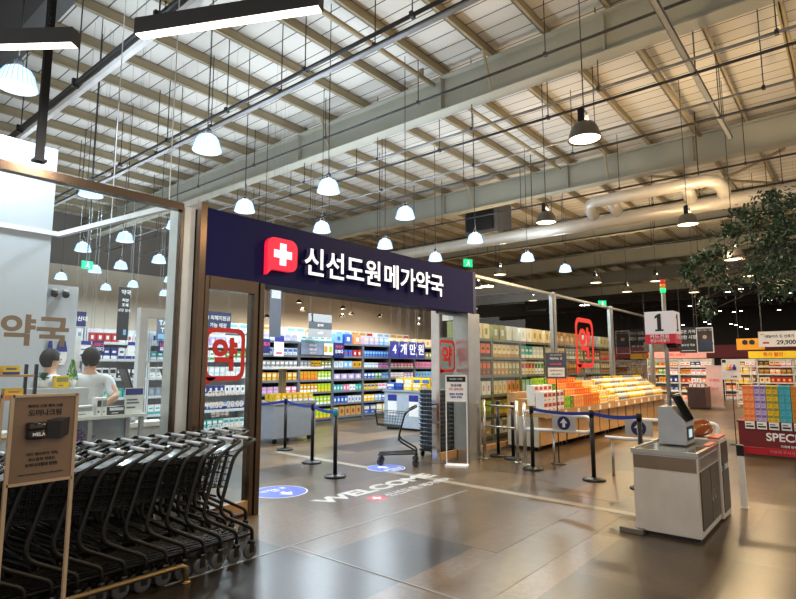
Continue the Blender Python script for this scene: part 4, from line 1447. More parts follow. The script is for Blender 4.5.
def potted(loc, label, cyp, k_=1):
    t = thing('potted_plant', label, 'plant', loc)
    t.scale = (k_, k_, k_)
    MB().lathe([(.05, 0), (.065, .11), (.06, .11), (.05, .09), (0, .09)], n=16).build('pot', white_paint, t, True)
    b = MB()
    for i in range(260 if cyp else 120):
        if cyp:
            h = random.uniform(0, .3)
            r_ = .075 * (1 - h / .32) + .005
            a = random.uniform(0, 2 * PI)
            p = Vector((r_ * math.cos(a), r_ * math.sin(a), .1 + h))
            d = Vector((math.cos(a) * .5, math.sin(a) * .5, 1)).normalized() * .035
        else:
            a, e = random.uniform(0, 2 * PI), random.uniform(.1, 1.4)
            r_ = random.uniform(.02, .1)
            p = Vector((r_ * math.cos(a) * math.cos(e), r_ * math.sin(a) * math.cos(e), .1 + r_ * math.sin(e)))
            d = Vector((math.cos(a) * math.cos(e), math.sin(a) * math.cos(e), math.sin(e))) * .05
        s = d.cross(Vector((0, 0, 1))).normalized() * .012 if d.cross(Vector((0, 0, 1))).length > 1e-4 else Vector((.01, 0, 0))
        b.quad(p, p + d * .5 + s, p + d, p + d * .5 - s)
    b.build('foliage', mat('plant_green' if cyp else 'plant_dark_green', '#5d9a3c' if cyp else '#2f5a34', .6), t)


potted((2.44, 6.68, 1.371), 'little bright green cypress in a white pot on the checkout counter', True, .72)
potted((2.17, 6.7, 1.371), 'dark leafy plant in a white pot before the second pharmacist', False, .75)


# ================================================================== PEOPLE
def skin_mesh(name, joints, edges, mats, sub=2, root=0):
    """one continuous surface grown over a skeleton"""
    me = bpy.data.meshes.new(name)
    me.from_pydata([j[0] for j in joints], edges, [])
    o = bpy.data.objects.new(name, me)
    col.objects.link(o)
    sk = o.modifiers.new('skin', 'SKIN')
    for i, j in enumerate(joints):
        r_ = j[1] if isinstance(j[1], tuple) else (j[1], j[1])
        v = me.skin_vertices[0].data[i]
        v.radius = r_
        v.use_root = (i == root)
    sk.use_smooth_shade = True
    ss = o.modifiers.new('sub', 'SUBSURF')
    ss.levels = ss.render_levels = sub
    dg = bpy.context.evaluated_depsgraph_get()
    me2 = bpy.data.meshes.new_from_object(o.evaluated_get(dg))
    bpy.data.objects.remove(o)
    me2.name = name
    me2.materials.clear()
    for m in mats:
        me2.materials.append(m)
    for p in me2.polygons:
        p.use_smooth = True
    return me2


skin_m = mat('skin', '#d3a588', .5, var=.03)
coat_m = mat('white_coat', '#dfe3e8', .75, var=.03)
hair_m = mat('black_hair', '#0d0b0a', .75, var=.2, scale=40)
trou_m = mat('dark_trousers', '#2a2d36', .7)
shoe_m = mat('dark_shoes', '#1c1a1a', .5)


def person(label, loc, rz, pose):
    """local: faces +y, stands at the origin"""
    t = thing('person', label, 'person', loc, rz)
    J = [((0, 0, .93), (.13, .1)), ((0, 0, 1.1), (.1, .085)), ((0, .01, 1.28), (.1, .085)), ((0, 0, 1.41), (.085, .07)), ((0, .01, 1.49), (.055, .058)), ((0, .025, 1.56), (.062, .07)), ((0, .025, 1.63), (.078, .095)), ((0, .015, 1.70), (.06, .075))]
    E_ = [(0, 1), (1, 2), (2, 3), (3, 4), (4, 5), (5, 6), (6, 7)]
    hands = []
    for s in (-1, 1):
        i = len(J)
        if pose == 'back':
            arm = [((s * .19, -.0, 1.385), .055), ((s * .3, -.1, 1.2), .043), ((s * .23, -.23, 1.14), .037), ((s * .08, -.285, 1.08 + .02 * s), .028), ((s * .015, -.295, 1.05 + .03 * s), (.036, .02))]
        else:
            arm = [((s * .19, 0, 1.385), .055), ((s * .24, .02, 1.12), .043), ((s * .2, .16, 1.08), .036), ((s * .14, .28, 1.06), .028), ((s * .12, .35, 1.05), (.036, .02))]
        J += arm
        E_ += [(3, i)] + [(i + k, i + k + 1) for k in range(4)]
        hands.append((i + 4, s))
        j = len(J)
        J += [((s * .09, 0, .85), (.095, .1)), ((s * .1, .01, .5), .062), ((s * .1, -.01, .12), .042), ((s * .105, .02, .04), (.04, .04)), ((s * .115, .13, .03), (.04, .028))]
        E_ += [(0, j)] + [(j + k, j + k + 1) for k in range(4)]
    body = skin_mesh('body', J, E_, [skin_m, trou_m, shoe_m], 2)
    for p in body.polygons:
        if p.center.z < .08:
            p.material_index = 2
        elif p.center.z < .9 and abs(p.center.y) < .14:
            p.material_index = 1
    bo = link('body', body, t)
    # fingers
    for hi, s in hands:
        hp = Vector(J[hi][0])
        d = (Vector(J[hi][0]) - Vector(J[hi - 1][0])).normalized()
        side = Vector((0, 0, 1)) if pose == 'back' else Vector((s, 0, 0))
        b = MB()
        for k, ln in enumerate((.062, .07, .066, .052)):
            q = hp + d * .015 + side * (.024 - .016 * k)
            bend = Vector((0, -.012, -.012)) if pose == 'back' else Vector((0, 0, -.02))
            b.tube(smooth_path([q, q + d * ln * .55, q + d * ln + bend], .01, 2), .0085, 6, r2=.006)
        q = hp - d * .02 + side * .025
        b.tube([q, q + side * .025 + d * .02, q + side * .03 + d * .045], .0095, 6, r2=.007)
        b.build('fingers', skin_m, t, True)
    # face
    fz = 1.63
    for s in (-1, 1):
        MB().lathe([(0, -.006), (.012, 0), (0, .006)], (s * .032, .112, fz + .005), 8, 'y').build('eye', black_ink, t)
        b = MB()
        b.lathe([(0, -.012), (.02, -.006), (.028, 0), (.018, .008)], (s * .082, .015, fz), 10, 'x')
        b.build('ear', skin_m, t, True)
    MB().hexa([(-.014, .108, fz - .035), (.014, .108, fz - .035), (.006, .14, fz - .03), (-.006, .14, fz - .03), (-.007, .108, fz + .015), (.007, .108, fz + .015), (.003, .115, fz + .01), (-.003, .115, fz + .01)]).build('nose', skin_m, t, True)
    MB().tube([(-.024, .108, fz - .06), (0, .116, fz - .06), (.024, .108, fz - .06)], .005, 6).build('mouth', mat('lips', '#b0655a', .5), t)
    # hair cap
    b = MB()
    bmesh.ops.create_uvsphere(b.bm, u_segments=24, v_segments=16, radius=1)
    for v in b.bm.verts:
        n = Vector(v.co)
        w3 = 1 + .04 * math.sin(9 * n.x + 5 * n.z) * math.sin(7 * n.y)
        v.co = Vector((n.x * .097 * w3, .004 + n.y * .116 * w3, 1.645 + n.z * .122 * w3))
    dead = [f for f in b.bm.faces if (f.calc_center_median().y > .05 and f.calc_center_median().z < 1.69) or (f.calc_center_median().y > -.02 and f.calc_center_median().z < 1.62) or f.calc_center_median().z < 1.55]
    bmesh.ops.delete(b.bm, geom=dead, context='FACES')
    b.build('hair', hair_m, t, True)
    # coat
    K = [((0, 0, .72), (.19, .14)), ((0, 0, .95), (.18, .135)), ((0, 0, 1.12), (.165, .125)), ((0, .01, 1.29), (.185, .13)), ((0, 0, 1.415), (.135, .1)), ((0, .005, 1.46), (.075, .075))]
    E2 = [(k, k + 1) for k in range(5)]
    for s in (-1, 1):
        i = len(K)
        el = (s * .295, -.09, 1.215) if pose == 'back' else (s * .245, .02, 1.115)
        K += [((s * .195, 0, 1.39), .075), ((s * .245, el[1] * .6, 1.23), .066), (el, .06)]
        E2 += [(4, i), (i, i + 1), (i + 1, i + 2)]
        if pose != 'back':
            K.append(((s * .19, .2, 1.075), .05))
            E2.append((i + 2, i + 3))
    link('coat', skin_mesh('coat', K, E2, [coat_m], 2, 2), t)
    return t


person('person in a white short sleeved coat seen from behind, hands clasped behind the back', (2.79, 7.1, 0), -.5, 'back').scale = (1.04,) * 3
person('person in a white coat with black hair seen side on beside the partition', (2.5, 7.55, 0), -PI / 2 + .25, 'front').scale = (1.03,) * 3

# ================================================================== RIGHT GLASS: SHELVES AND PRODUCE TABLES
RX = [9.5, 10.85, 12.2, 13.55, 14.9, 16.25, 17.6, 18.95]
RL = [.12, .55, .98, 1.4, 1.8, 2.2]
planR = {
    0: {5: [('olive', 'cream'), ('cream', 'olive')], 4: [('orange', 'black')], 3: [('brown', 'orange')], 2: [('red', 'white'), ('white', 'pink')], 1: [('yellow', 'lime'), ('lime', 'olive')], 0: [('gold', 'white')]},
    1: {5: [('olive', 'pale'), ('pale', 'cream')], 4: [('cream', 'kraft')], 3: [('kraft', 'cream'), ('olive', 'cream')], 2: [('cream', 'gold'), ('peach', 'brown')], 1: [('olive', 'yellow'), ('yellow', 'olive')], 0: [('white', 'olive')]},
    2: {5: [('white', 'cream'), ('cream', 'kraft')], 4: [('teal', 'white'), ('pale', 'white')], 3: [('cream', 'red'), ('white', 'green')], 2: [('mint', 'white'), ('olive', 'cream')], 1: [('cream', 'olive')]},
    3: {5: [('cream', 'kraft'), ('kraft', 'white')], 4: [('pale', 'cream'), ('cream', 'red')], 3: [('brown', 'cream'), ('cream', 'brown')], 2: [('kraft', 'cream')]},
    4: {5: [('kraft', 'cream')], 4: [('grey', 'white'), ('olive', 'cream')], 3: [('brown', 'gold')], 2: [('cream', 'red')]},
    5: {5: [('pale', 'white')], 4: [('brown', 'cream')], 3: [('grey', 'cream')], 2: [('red', 'white')]},
    6: {5: [('cream', 'kraft')], 4: [('kraft', 'red')], 3: [('brown', 'cream')], 2: [('olive', 'white')]}}
gname = ['gift_carton', 'juice_carton', 'ginseng_box', 'honey_box', 'tea_box', 'stock_box']
for i in range(7):
    x0, x1 = RX[i] + .005, RX[i + 1] - .005
    shelf_unit('olive grey gift shelf behind the large right glass, %s bay from the steel post' % bay_names[i], x0, x1, 6.25, .5, 2.2, RL, shelf_green, group='olive grey gift shelves', back=shelf_dark)
    for lv, cols in planR[i].items():
        row(gname[lv], '%s on the %s of the %s gift shelf bay' % (gname[lv].replace('_', ' '), ['bottom shelf', 'second shelf up', 'third shelf up', 'fourth shelf up', 'fifth shelf up', 'top'][lv], bay_names[i]), gname[lv].split('_')[-1], x0 + .045, x1 - .045, 6.27, RL[lv] + .001,
            [.33, .3, .3, .32, .3, .34][lv], .32, [.24, .19, .17, .16, .19, .25][lv], cols, style=lv % 3)
# clear plastic tubs on the top left
t = thing('plastic_tub', 'large pale translucent tub on top of the gift shelf beside the sign end', 'tub', (10.1, 6.55, 2.545))
b = MB()
b.hexa([(-.25, -.16, 0), (.25, -.16, 0), (.25, .16, 0), (-.25, .16, 0), (-.3, -.2, .3), (.3, -.2, .3), (.3, .2, .3), (-.3, .2, .3)])
b.build('tub', case_glass, t)
MB().box(-.31, .31, -.21, .21, .3, .33).build('lid', mat('pale_lid', '#bfc8c0', .4), t)

tabY0 = 4.62
for i in range(7):
    x0 = 9.95 + i * 1.27
    t = thing('produce_table', 'wood fronted produce table along the right glass, %s from the steel gate' % ['first', 'second', 'third', 'fourth', 'fifth', 'sixth', 'seventh'][i], 'table', (x0, tabY0, 0), 0, 'wood fronted produce tables')
    MB().box(0, 1.255, 0, .82, .64, .7).build('top', wood, t)
    MB().box(0, 1.255, -.02, 0, .62, .76).build('front_lip', wood, t)
    MB().box(.04, .6, .12, .15, .1, .64).build('front_panel', wood, t)
    MB().box(.65, 1.21, .12, .15, .1, .64).build('front_panel', wood, t)
    MB().box(.04, 1.215, .76, .8, .1, .64).build('back_panel', wood, t)
    for x in (.02, 1.235):
        MB().box(x - .02, x + .02, .15, .8, .08, .64).build('side_panel', mat('pale_side', '#b9b2a4', .5) if (i == 0 and x < .5) else shelf_dark, t)
    for x in (.1, 1.15):
        for y in (.2, .72):
            MB().lathe([(.015, -.016), (.042, -.016), (.042, .016), (.015, .016)], (x, y, .042), 12, 'y').build('wheel', dark_metal, t, True)
            MB().box(x - .02, x + .02, y - .02, y + .02, .05, .1).build('wheel_fork', dark_metal, t)
    for k in range(4):
        MB().box(.0, 1.255, .04 + k * .19, .04 + (k + 1) * .19, .7, .73 + k * .12).build('tier', wood, t)
    for x in (.25, .85):
        MB().box(x, x + .12, -.024, -.021, .635, .73).build('price_card', white_paper, t)
for k in range(4):
    y = tabY0 + .05 + k * .19
    z = .731 + k * .12
    d = ['front', 'second', 'third', 'rear'][k] + ' tier'
    row('juice_case', 'case with red print on the %s of the first produce table' % d, 'case', 10.0, 10.82 if k else 10.95, y, z, .19, .17, .17, [('white', 'red')], style=0, stack=(2, 2, 1, 1)[k]) if k < 2 else None
    row('grape_pack', 'printed fruit pack on the %s between the white cases and orange packs' % d, 'pack', 10.98, 11.42, y, z, .13, .16, .12, [('lime', 'green'), ('green', 'lime')], style=2, stack=2)
    row('fruit_pack', 'fruit pack on the %s of the second produce table' % d, 'pack', 11.47, 12.95, y, z, .13, .16, .12, [('peach', 'yellow'), ('orange', 'gold'), ('orange', 'yellow')], style=2, stack=2)
    row('snack_bag', 'snack bag on the %s beyond the orange fruit packs' % d, 'bag', 13.0, 14.3, y, z, .16, .16, .14, [('yellow', 'white'), ('cream', 'gold'), ('yellow', 'white')], style=1, jit=.2)
    for i in range(21):
        x = 14.42 + i * .2
        c = ('white', 'yellow') if (i // 4 + k) % 3 else ('pale', 'grey')
        if (i + 2 * k) % 9 == 4:
            c = ('cream', 'gold')
        lb = '%s bottle with %s cap on the %s of the far produce tables' % (c[0], c[1], d)
        put('drink_bottle', bottle_mesh(.07, .25, *c), lb, 'bottle', lb, (x, y + .09, z))

# stands by the glass
t = thing('notice_stand', 'white framed floor stand with a black titled notice by the steel post', 'notice stand', (7.66, 5.1, 0), -PI / 2 + .42)
w_ = .34
b = MB()
for s in (-w_ / 2, w_ / 2):
    b.box(s - .008, s + .008, -.008, .008, 0, 1.46)
b.box(-w_ / 2, w_ / 2, -.008, .008, 1.445, 1.46)
b.box(-w_ / 2, w_ / 2, -.008, .008, 1.03, 1.045)
b.build('frame', white_paint, t)
MB().box(-w_ / 2 - .01, w_ / 2 + .01, -.11, .11, 0, .03).build('foot', white_paint, t)
MB().box(-w_ / 2 + .008, w_ / 2 - .008, -.004, .004, 1.045, 1.445).build('notice', white_paper, t)
MB().box(-w_ / 2 + .015, w_ / 2 - .015, -.007, -.004, 1.35, 1.435).build('title_band', black_ink, t)
text('제로페이 가맹점', .032, (0, -.009, 1.392), FRONT, white_ink, t)
text('안내사항', .05, (0, -.007, 1.29), FRONT, black_ink, t, .002, .001)
text('카드 결제 전용', .04, (0, -.007, 1.23), FRONT, red_ink, t, .002, .0005)
text('결제는 계산대를', .034, (0, -.007, 1.15), FRONT, navy_ink, t, .002, .001)
text('이용해 주세요', .034, (0, -.007, 1.1), FRONT, navy_ink, t, .002, .001)
t = thing('notice_stand', 'thin pole stand with a slate and white notice before the produce tables', 'notice stand', (8.93, 3.93, 0), -.87)
MB().lathe([(.13, 0), (.13, .012), (.015, .02)], n=20).build('base', black_metal, t, True)
MB().tube([(0, 0, .012), (0, 0, 1.45)], .01, 8).build('pole', black_metal, t)
MB().box(-.17, .17, -.015, -.005, 1.4, 1.83).build('board', mat('stand_slate', '#474f66', .45), t)
MB().box(-.14, .14, -.018, -.015, 1.43, 1.58).build('sheet', white_paper, t)
text('당진 시장 상인회', .028, (0, -.017, 1.79), FRONT, white_ink, t)
text('계산하는 곳', .045, (0, -.017, 1.73), FRONT, white_ink, t, .002, .001)
b = MB()
b.box(-.1, .06, -.018, -.015, 1.632, 1.65)
b.prism([(.06, 1.615), (.1, 1.641), (.06, 1.667)], -.018, -.015)
b.build('arrow', pink_ink, t)
text('직원에게 문의하세요', .026, (0, -.02, 1.53), FRONT, black_ink, t)
text('결제는 안쪽에서', .026, (0, -.02, 1.47), FRONT, black_ink, t)

# ================================================================== SELF CHECKOUT
cab = mat('kiosk_body', '#cfc9c2', .4)
door_m = mat('kiosk_dark_door', '#4a443c', .4)
t = thing('self_checkout', 'white self checkout counter with glass top and lit lane number 1', 'checkout', (5.8, 1.21, 0))
MB().box(0, .93, 0, .58, .03, .76).build('cabinet', cab, t, bevel=.012)
MB().box(.02, .91, .02, .56, 0, .03).build('plinth', dark_metal, t)
b = MB()
b.box(-.012, .94, -.012, .02, .76, .8)
b.box(-.012, .94, .56, .592, .76, .8)
b.box(-.012, .02, .02, .56, .76, .8)
b.box(.91, .94, .02, .56, .76, .8)
b.build('top_frame', steel, t)
MB().box(.02, .91, .02, .56, .765, .785).build('glass_top', mat('smoky_top', '#8f8f88', .08, .3), t)
MB().box(-.006, 0, .012, .568, .62, .745).build('steel_band', mat('bronzed_band', '#8a7868', .3, .7), t)
for (xa, xb) in ((.05, .46), (.48, .89)):
    d = MB().box(xa, xb, -.012, 0, .1, .62).build('door', door_m, t)
    hx = xb - .05 if xa < .3 else xa + .05
    MB().tube([(hx, -.014, .42), (hx, -.035, .42), (hx, -.035, .32), (hx, -.014, .32)], .006, 6).build('handle', chrome, d)
MB().box(.03, .9, -.008, 0, .64, .74).build('steel_band', steel, t)
MB().box(.96, 1.38, -.02, .52, .02, .83).build('bagging_unit', cab, t, bevel=.01)
MB().box(1.0, 1.34, -.028, -.02, .08, .5).build('lower_door', door_m, t)
MB().box(1.0, 1.34, -.028, -.02, .56, .79).build('upper_door', door_m, t)
MB().box(1.02, 1.1, -.034, -.028, .5, .58).build('slot', mat('blue_slot', '#3c6a7c', .3), t)
MB().box(.55, .93, .0, .06, .801, .812).build('bumper_strip', mat('salmon_strip', '#c8604c', .5), t)
MB().box(.97, 1.37, -.01, .09, .831, .85).build('bumper_strip', mat('salmon_strip', '#c8604c', .5), t)
# console: profile in y-z, extruded along x
b = MB()
prof = [(.46, .80), (.46, 1.18), (.33, 1.18), (.2, 1.03), (.2, .80)]
A = [b.bm.verts.new((.52, y, z)) for y, z in prof]
B = [b.bm.verts.new((.9, y, z)) for y, z in prof]
b._f(A)
b._f(list(reversed(B)))
for i in range(5):
    b._f([A[i], B[i], B[(i + 1) % 5], A[(i + 1) % 5]])
b.build('console', mat('console_grey', '#a9acb2', .4), t)
s_ = MB().hexa([(.56, .19, 1.03), (.86, .19, 1.03), (.86, .21, 1.05), (.56, .21, 1.05), (.56, .31, 1.3), (.86, .31, 1.3), (.86, .335, 1.31), (.56, .335, 1.31)]).build('tablet', black_metal, t)
MB().hexa([(.58, .181, 1.045), (.84, .181, 1.045), (.84, .185, 1.047), (.58, .185, 1.047), (.58, .298, 1.288), (.84, .298, 1.288), (.84, .302, 1.29), (.58, .302, 1.29)]).build('screen', mat('dark_screen', '#14181a', .1), s_)
MB().box(.58, .84, .192, .2, .84, .98).build('card_reader', black_ink, t)
MB().box(.62, .74, .186, .192, .87, .95).build('reader_screen', screen_on, t)
MB().tube([(.78, .4, 1.17), (.78, .4, 2.42)], .022, 12).build('pole', mat('pole_grey', '#a7a7a4', .4, .3), t, True)
lb_ = MB().box(.66, .94, .28, .58, 1.95, 2.2).build('light_box', mat('lit_lane_box', '#ece6ea', .4, var=0, emit=.14, ecol='#fff2f2'), t, bevel=.008)
MB().box(.658, .942, .278, .582, 1.85, 1.95).build('red_band', mat('lane_red', '#b01828', .4, var=0, emit=.35, ecol='#c01c30'), lb_)
digit_one(.19, (.658, .43, 2.078), (0, 0, -PI / 2), black_ink, lb_)
digit_one(.19, (.8, .279, 2.078), (0, 0, 0), black_ink, lb_)
text('카드전용', .055, (.655, .43, 1.922), SIDE, white_ink, lb_, .002, .001)
text('현금사용불가', .036, (.655, .43, 1.876), SIDE, white_ink, lb_, .002, .0006)
text('카드전용', .05, (.8, .275, 1.915), FRONT, white_ink, lb_, .002, .001)
MB().lathe([(.05, 1.8), (.07, 1.82), (.07, 1.85), (0, 1.85)], (.82, .36, 0), 14).build('speaker', black_metal, t, True)
for z0, nm, hx, em in ((2.42, 'green_lamp', '#18c060', 3), (2.47, 'amber_lamp', '#d08020', .6), (2.515, 'red_lamp', '#c02818', .8)):
    MB().lathe([(.028, z0), (.028, z0 + .044)], (.78, .4, 0), 14).build(nm, mat('signal_' + nm, hx, .3, var=0, emit=em, ecol=hx), t, True)
t = thing('floor_plate', 'flat grey metal plate on the floor at the foot of the self checkout', 'plate', (5.72, 1.7, 0))
MB().box(0, .07, 0, .22, 0, .05).build('plate', mat('plate_grey', '#77756f', .4, .4), t, bevel=.006)
t = thing('carry_bag', 'brown glossy bag with pale spots lying behind the self checkout console', 'bag', (7.0, 1.42, .832))
b = MB()
bmesh.ops.create_uvsphere(b.bm, u_segments=24, v_segments=14, radius=1)
for v in b.bm.verts:
    n = v.co.copy()
    v.co = Vector((n.x * .17 + .05 * n.z, n.y * .13, (n.z + 1) * .075 * (1 + .35 * n.x) + .015 * math.sin(6 * n.x + 4 * n.y) * (n.z > -.5)))
    v.co.z = max(0, v.co.z)
b.build('sack', mat('brown_glossy', '#7a3d18', .2, var=.2), t, True)
b = MB()
for k in range(14):
    a, e = random.uniform(0, 2 * PI), random.uniform(.3, 1.3)
    n = Vector((math.cos(a) * math.cos(e), math.sin(a) * math.cos(e), math.sin(e)))
    p = Vector((n.x * .17 + .05 * n.z, n.y * .13, (n.z + 1) * .075 * (1 + .35 * n.x) + .015 * math.sin(6 * n.x + 4 * n.y)))
    b.lathe([(0, -.002), (.008, 0), (0, .004)], p, 6)
b.build('spots', mat('pale_spot', '#e2c9a8', .5), t)
t = thing('barrier_post', 'white barrier post behind the self checkout holding a red belt', 'barrier', (7.55, 1.12, 0))
MB().box(-.03, .03, -.03, .03, 0, .58).build('post', white_paint, t)
MB().box(-.035, .035, -.035, .035, .58, .7).build('head', black_metal, t)
o = MB().box(-.003, .003, -2.4, -.03, .61, .69).build('belt', mat('red_belt', '#c01828', .5), t)
text('이용해 주셔서 감사합니다', .04, (-.005, -.5, .65), SIDE, mat('faded_pink_ink', '#e88a90', .5), t)
MB().box(-.04, .04, -.04, .04, 0, .012).build('base', white_paint, t)

# ================================================================== SPECIAL DISPLAY
maroon = mat('maroon_cloth', '#6c1822', .6, var=.05)
t = thing('display_table', 'maroon skirted promotion table with white lettering', 'table', (12.1, 1.8, 0))
MB().box(0, 1.2, -3.2, 0, .08, .58).build('skirt', maroon, t)
MB().box(-.02, 1.22, -3.22, .02, .58, .61).build('top', maroon, t)
MB().box(.03, 1.17, -3.17, -.03, 0, .08).build('plinth', black_metal, t)
text('SPECIAL PRICE', .17, (-.004, -1.05, .34), SIDE, white_ink, t, .002, .004, 1.25)
text('가격에 만족하고 품질에 반하다', .05, (-.004, -.95, .18), SIDE, white_ink, t, .002, .001)
order = [('peach', 'orange'), ('lilac', 'purple'), ('yellow', 'olive'), ('cyan', 'teal'), ('gold', 'orange'), ('peach', 'red'), ('mint', 'teal'), ('lilac', 'blue')]
cn = {'peach': 'peach orange', 'lilac': 'lilac', 'yellow': 'yellow', 'cyan': 'cyan blue', 'gold': 'golden orange', 'mint': 'mint'}
for i, c in enumerate(order):
    for j in range(2):
        for k in range(5):
            y = 1.7 - i * .185 - j * .09
            lb = '%s box in the %s colour column stacked on the maroon table' % (cn[c[0]], ordn[i])
            put('soap_box', box_mesh(.086, .128, .2, c[0], c[1], 0), lb, 'box', lb, (12.2, y - .045, .611 + k * .1285), -PI / 2)
    t = thing('price_card', 'white price card under the %s colour column on the maroon table' % ordn[i], 'card', (12.07, 1.61 - i * .185, .47), -PI / 2, 'price cards on the maroon table')
    MB().box(-.075, .075, 0, .006, 0, .135).build('sheet', white_paper, t)
    MB().box(-.06, .02, -.002, 0, .08, .1).build('print', slate, t)
    MB().box(-.06, .06, -.002, 0, .03, .06).build('print', black_ink, t)
# price stand in front of the table
t = thing('price_stand', 'white price board on a thin pole beside the maroon table', 'price stand', (13.4, 2.05, 0), -PI / 2 + .3)
MB().lathe([(.13, 0), (.13, .012), (.012, .02)], n=18).build('base', dark_metal, t, True)
MB().tube([(0, 0, .01), (0, 0, 1.4)], .009, 8).build('pole', dark_metal, t)
MB().box(-.17, .17, -.016, -.006, 1.33, 1.75).build('board', white_paper, t)
MB().box(-.16, -.09, -.019, -.016, 1.68, 1.74).build('corner_print', black_ink, t)
for k, c in enumerate(('yellow', 'pink', 'navy')):
    MB().lathe([(.028, 1.53), (.032, 1.54), (.032, 1.59), (.014, 1.61), (.014, 1.64)], (-.06 + k * .06, -.02, 0), 8).build('print', hue(c), t)
text('7,990', .05, (.04, -.018, 1.39), FRONT, black_ink, t, .002, .001)

# ================================================================== FAR MARKET
gz = ['front', 'second', 'third', 'fourth', 'fifth', 'sixth', 'seventh', 'eighth', 'ninth', 'tenth']
SL = [.12, .5, .88, 1.26, 1.6]
pal = [('white', 'red'), ('red', 'yellow'), ('cream', 'brown'), ('brown', 'gold'), ('white', 'pink'), ('cream', 'red'), ('gold', 'red'), ('green', 'cream'), ('navy', 'white'), ('peach', 'white'), ('black', 'gold'), ('brown', 'cream'), ('grey', 'white')]
random.seed(3)
for i in range(8):
    y1 = 7.6 - i * 1.35
    y0 = y1 - 1.34
    xx = 27.5 if i < 2 else 30.0
    shelf_unit('white market shelf of groceries under the maroon band, %s bay from the glass wall end' % ['first', 'second', 'third', 'fourth', 'fifth', 'sixth', 'seventh', 'eighth'][i], y0, y1, xx, .5, 1.95, SL, shelf_white, axis='y', group='far white market shelves')
    for lv in range(5):
        c = random.choice(pal)
        c2 = random.choice(pal)
        row('grocery_pack', 'grocery pack on the %s of the %s far market shelf' % (['bottom shelf', 'second shelf up', 'third shelf up', 'fourth shelf up', 'fifth shelf up'][lv], ordn[i]), 'pack', y0 + .05, y1 - .05, xx + .02, SL[lv] + .001, random.uniform(.18, .28), .3, .19, [c, c2, random.choice(pal)], axis='y', style=lv % 3)
card('header_card', 'yellow header board with red words over the far market shelves', 'board', (29.95, 2.9, 1.97), 1.9, .32, mat('yellow_board', '#e6c81e', .5), [('특가 할인', .6, 0, .5, red_ink)], 'y')
card('header_card', 'red header board at the far end of the market shelves', 'board', (29.95, .3, 1.97), 1.9, .26, mat('red_board', '#c4202a', .5), [('행사 상품', .6, 0, .5, white_ink)], 'y')
card('header_card', 'pink header board over the first far market shelf', 'board', (27.45, 6.3, 1.97), 2.4, .3, mat('pink_board', '#d99a9a', .5), [('뷰티 스토어', .5, 0, .5, red_ink)], 'y')
card('picture_board', 'dark picture board over the cosmetics end of the market shelves', 'board', (27.46, 7.2, 2.28), 1.0, .45, mat('dark_picture', '#4b4238', .4, var=.5, scale=3), [], 'y', string=True)
t = thing('drawer_cabinet', 'dark brown cabinet with white goods on top beside the market aisle', 'cabinet', (23.5, 5.1, 0), -PI / 2)
MB().box(0, .62, 0, .9, .06, .8).build('body', mat('dark_walnut', '#42261a', .4), t)
MB().box(-.02, .64, -.02, .92, .8, .83).build('top', mat('walnut_top', '#8a6a50', .4), t)
MB().box(.04, .58, .04, .86, 0, .06).build('plinth', black_metal, t)
for xa in (.03, .32):
    MB().box(xa, xa + .27, -.01, 0, .12, .76).build('door', mat('walnut_door', '#38201a', .4), t)
row('white_packet', 'packet on top of the dark brown cabinet', 'packet', 4.52, 5.06, 23.6, .831, .2, .2, .1, [('white', 'grey'), ('white', 'pink')], axis='y')
t = thing('roll_banner', 'tall pale pink standing banner beside the dark brown cabinet', 'banner', (24.6, 4.35, 0), -PI / 2)
MB().box(-.3, .3, -.1, .1, 0, .06).build('base', light_grey, t)
MB().box(-.28, .28, -.006, .0, .06, 1.62).build('sheet', mat('pale_pink_banner', '#d8b6b4', .5), t)
MB().box(-.26, .26, -.012, .006, 1.62, 1.64).build('top_rail', light_grey, t)
text('이벤트', .14, (0, -.008, 1.05), FRONT, pink_ink, t, .002, .003)
text('SALE', .12, (0, -.008, .75), FRONT, pink_ink, t, .002, .003)
MB().tube([(0, .03, .06), (0, .03, 1.62)], .012, 6).build('pole', light_grey, t)
t = thing('wire_rack', 'white wire display rack with yellow goods past the pink banner', 'rack', (25.5, 3.75, 0), -PI / 2)
b = MB()
for x in (0, .5):
    for y in (0, .4):
        b.box(x - .012, x + .012, y - .012, y + .012, 0, 1.75)
b.build('frame', white_paint, t)
for z in (.15, .55, .95, 1.35, 1.7):
    MB().box(0, .5, 0, .4, z - .02, z).build('shelf_board', white_paint, t)
for lv, z in enumerate((.15, .55, .95, 1.35)):
    row('yellow_pack', 'pack on the %s of the white wire rack' % ['bottom shelf', 'second shelf up', 'third shelf up', 'upper shelf'][lv], 'pack', 3.3, 3.72, 25.55, z + .001, .22, .3, .18, [('yellow', 'white')] if lv > 1 else [('white', 'grey')], axis='y')
t = thing('trolley', 'small white wheeled trolley with a yellow sack near the market shelves', 'trolley', (24.3, 2.75, 0), -PI / 2)
MB().box(0, .5, 0, .5, .14, .4).build('tub', light_grey, t)
for x in (.06, .44):
    for y in (.06, .44):
        MB().lathe([(.02, -.02), (.06, -.02), (.06, .02), (.02, .02)], (x, y, .06), 12, 'y').build('wheel', dark_metal, t, True)
        MB().box(x - .012, x + .012, y - .012, y + .012, .1, 1.0).build('post', light_grey, t)
t2 = thing('sack', 'yellow sack lying in the small white trolley', 'sack', (24.55, 2.5, .401))
b = MB()
bmesh.ops.create_uvsphere(b.bm, u_segments=16, v_segments=10, radius=1)
for v in b.bm.verts:
    v.co = Vector((v.co.x * .2, v.co.y * .2, max(0, (v.co.z + .9) * .2 + .02 * math.sin(8 * v.co.x))))
b.build('bag', hue('yellow'), t2, True)
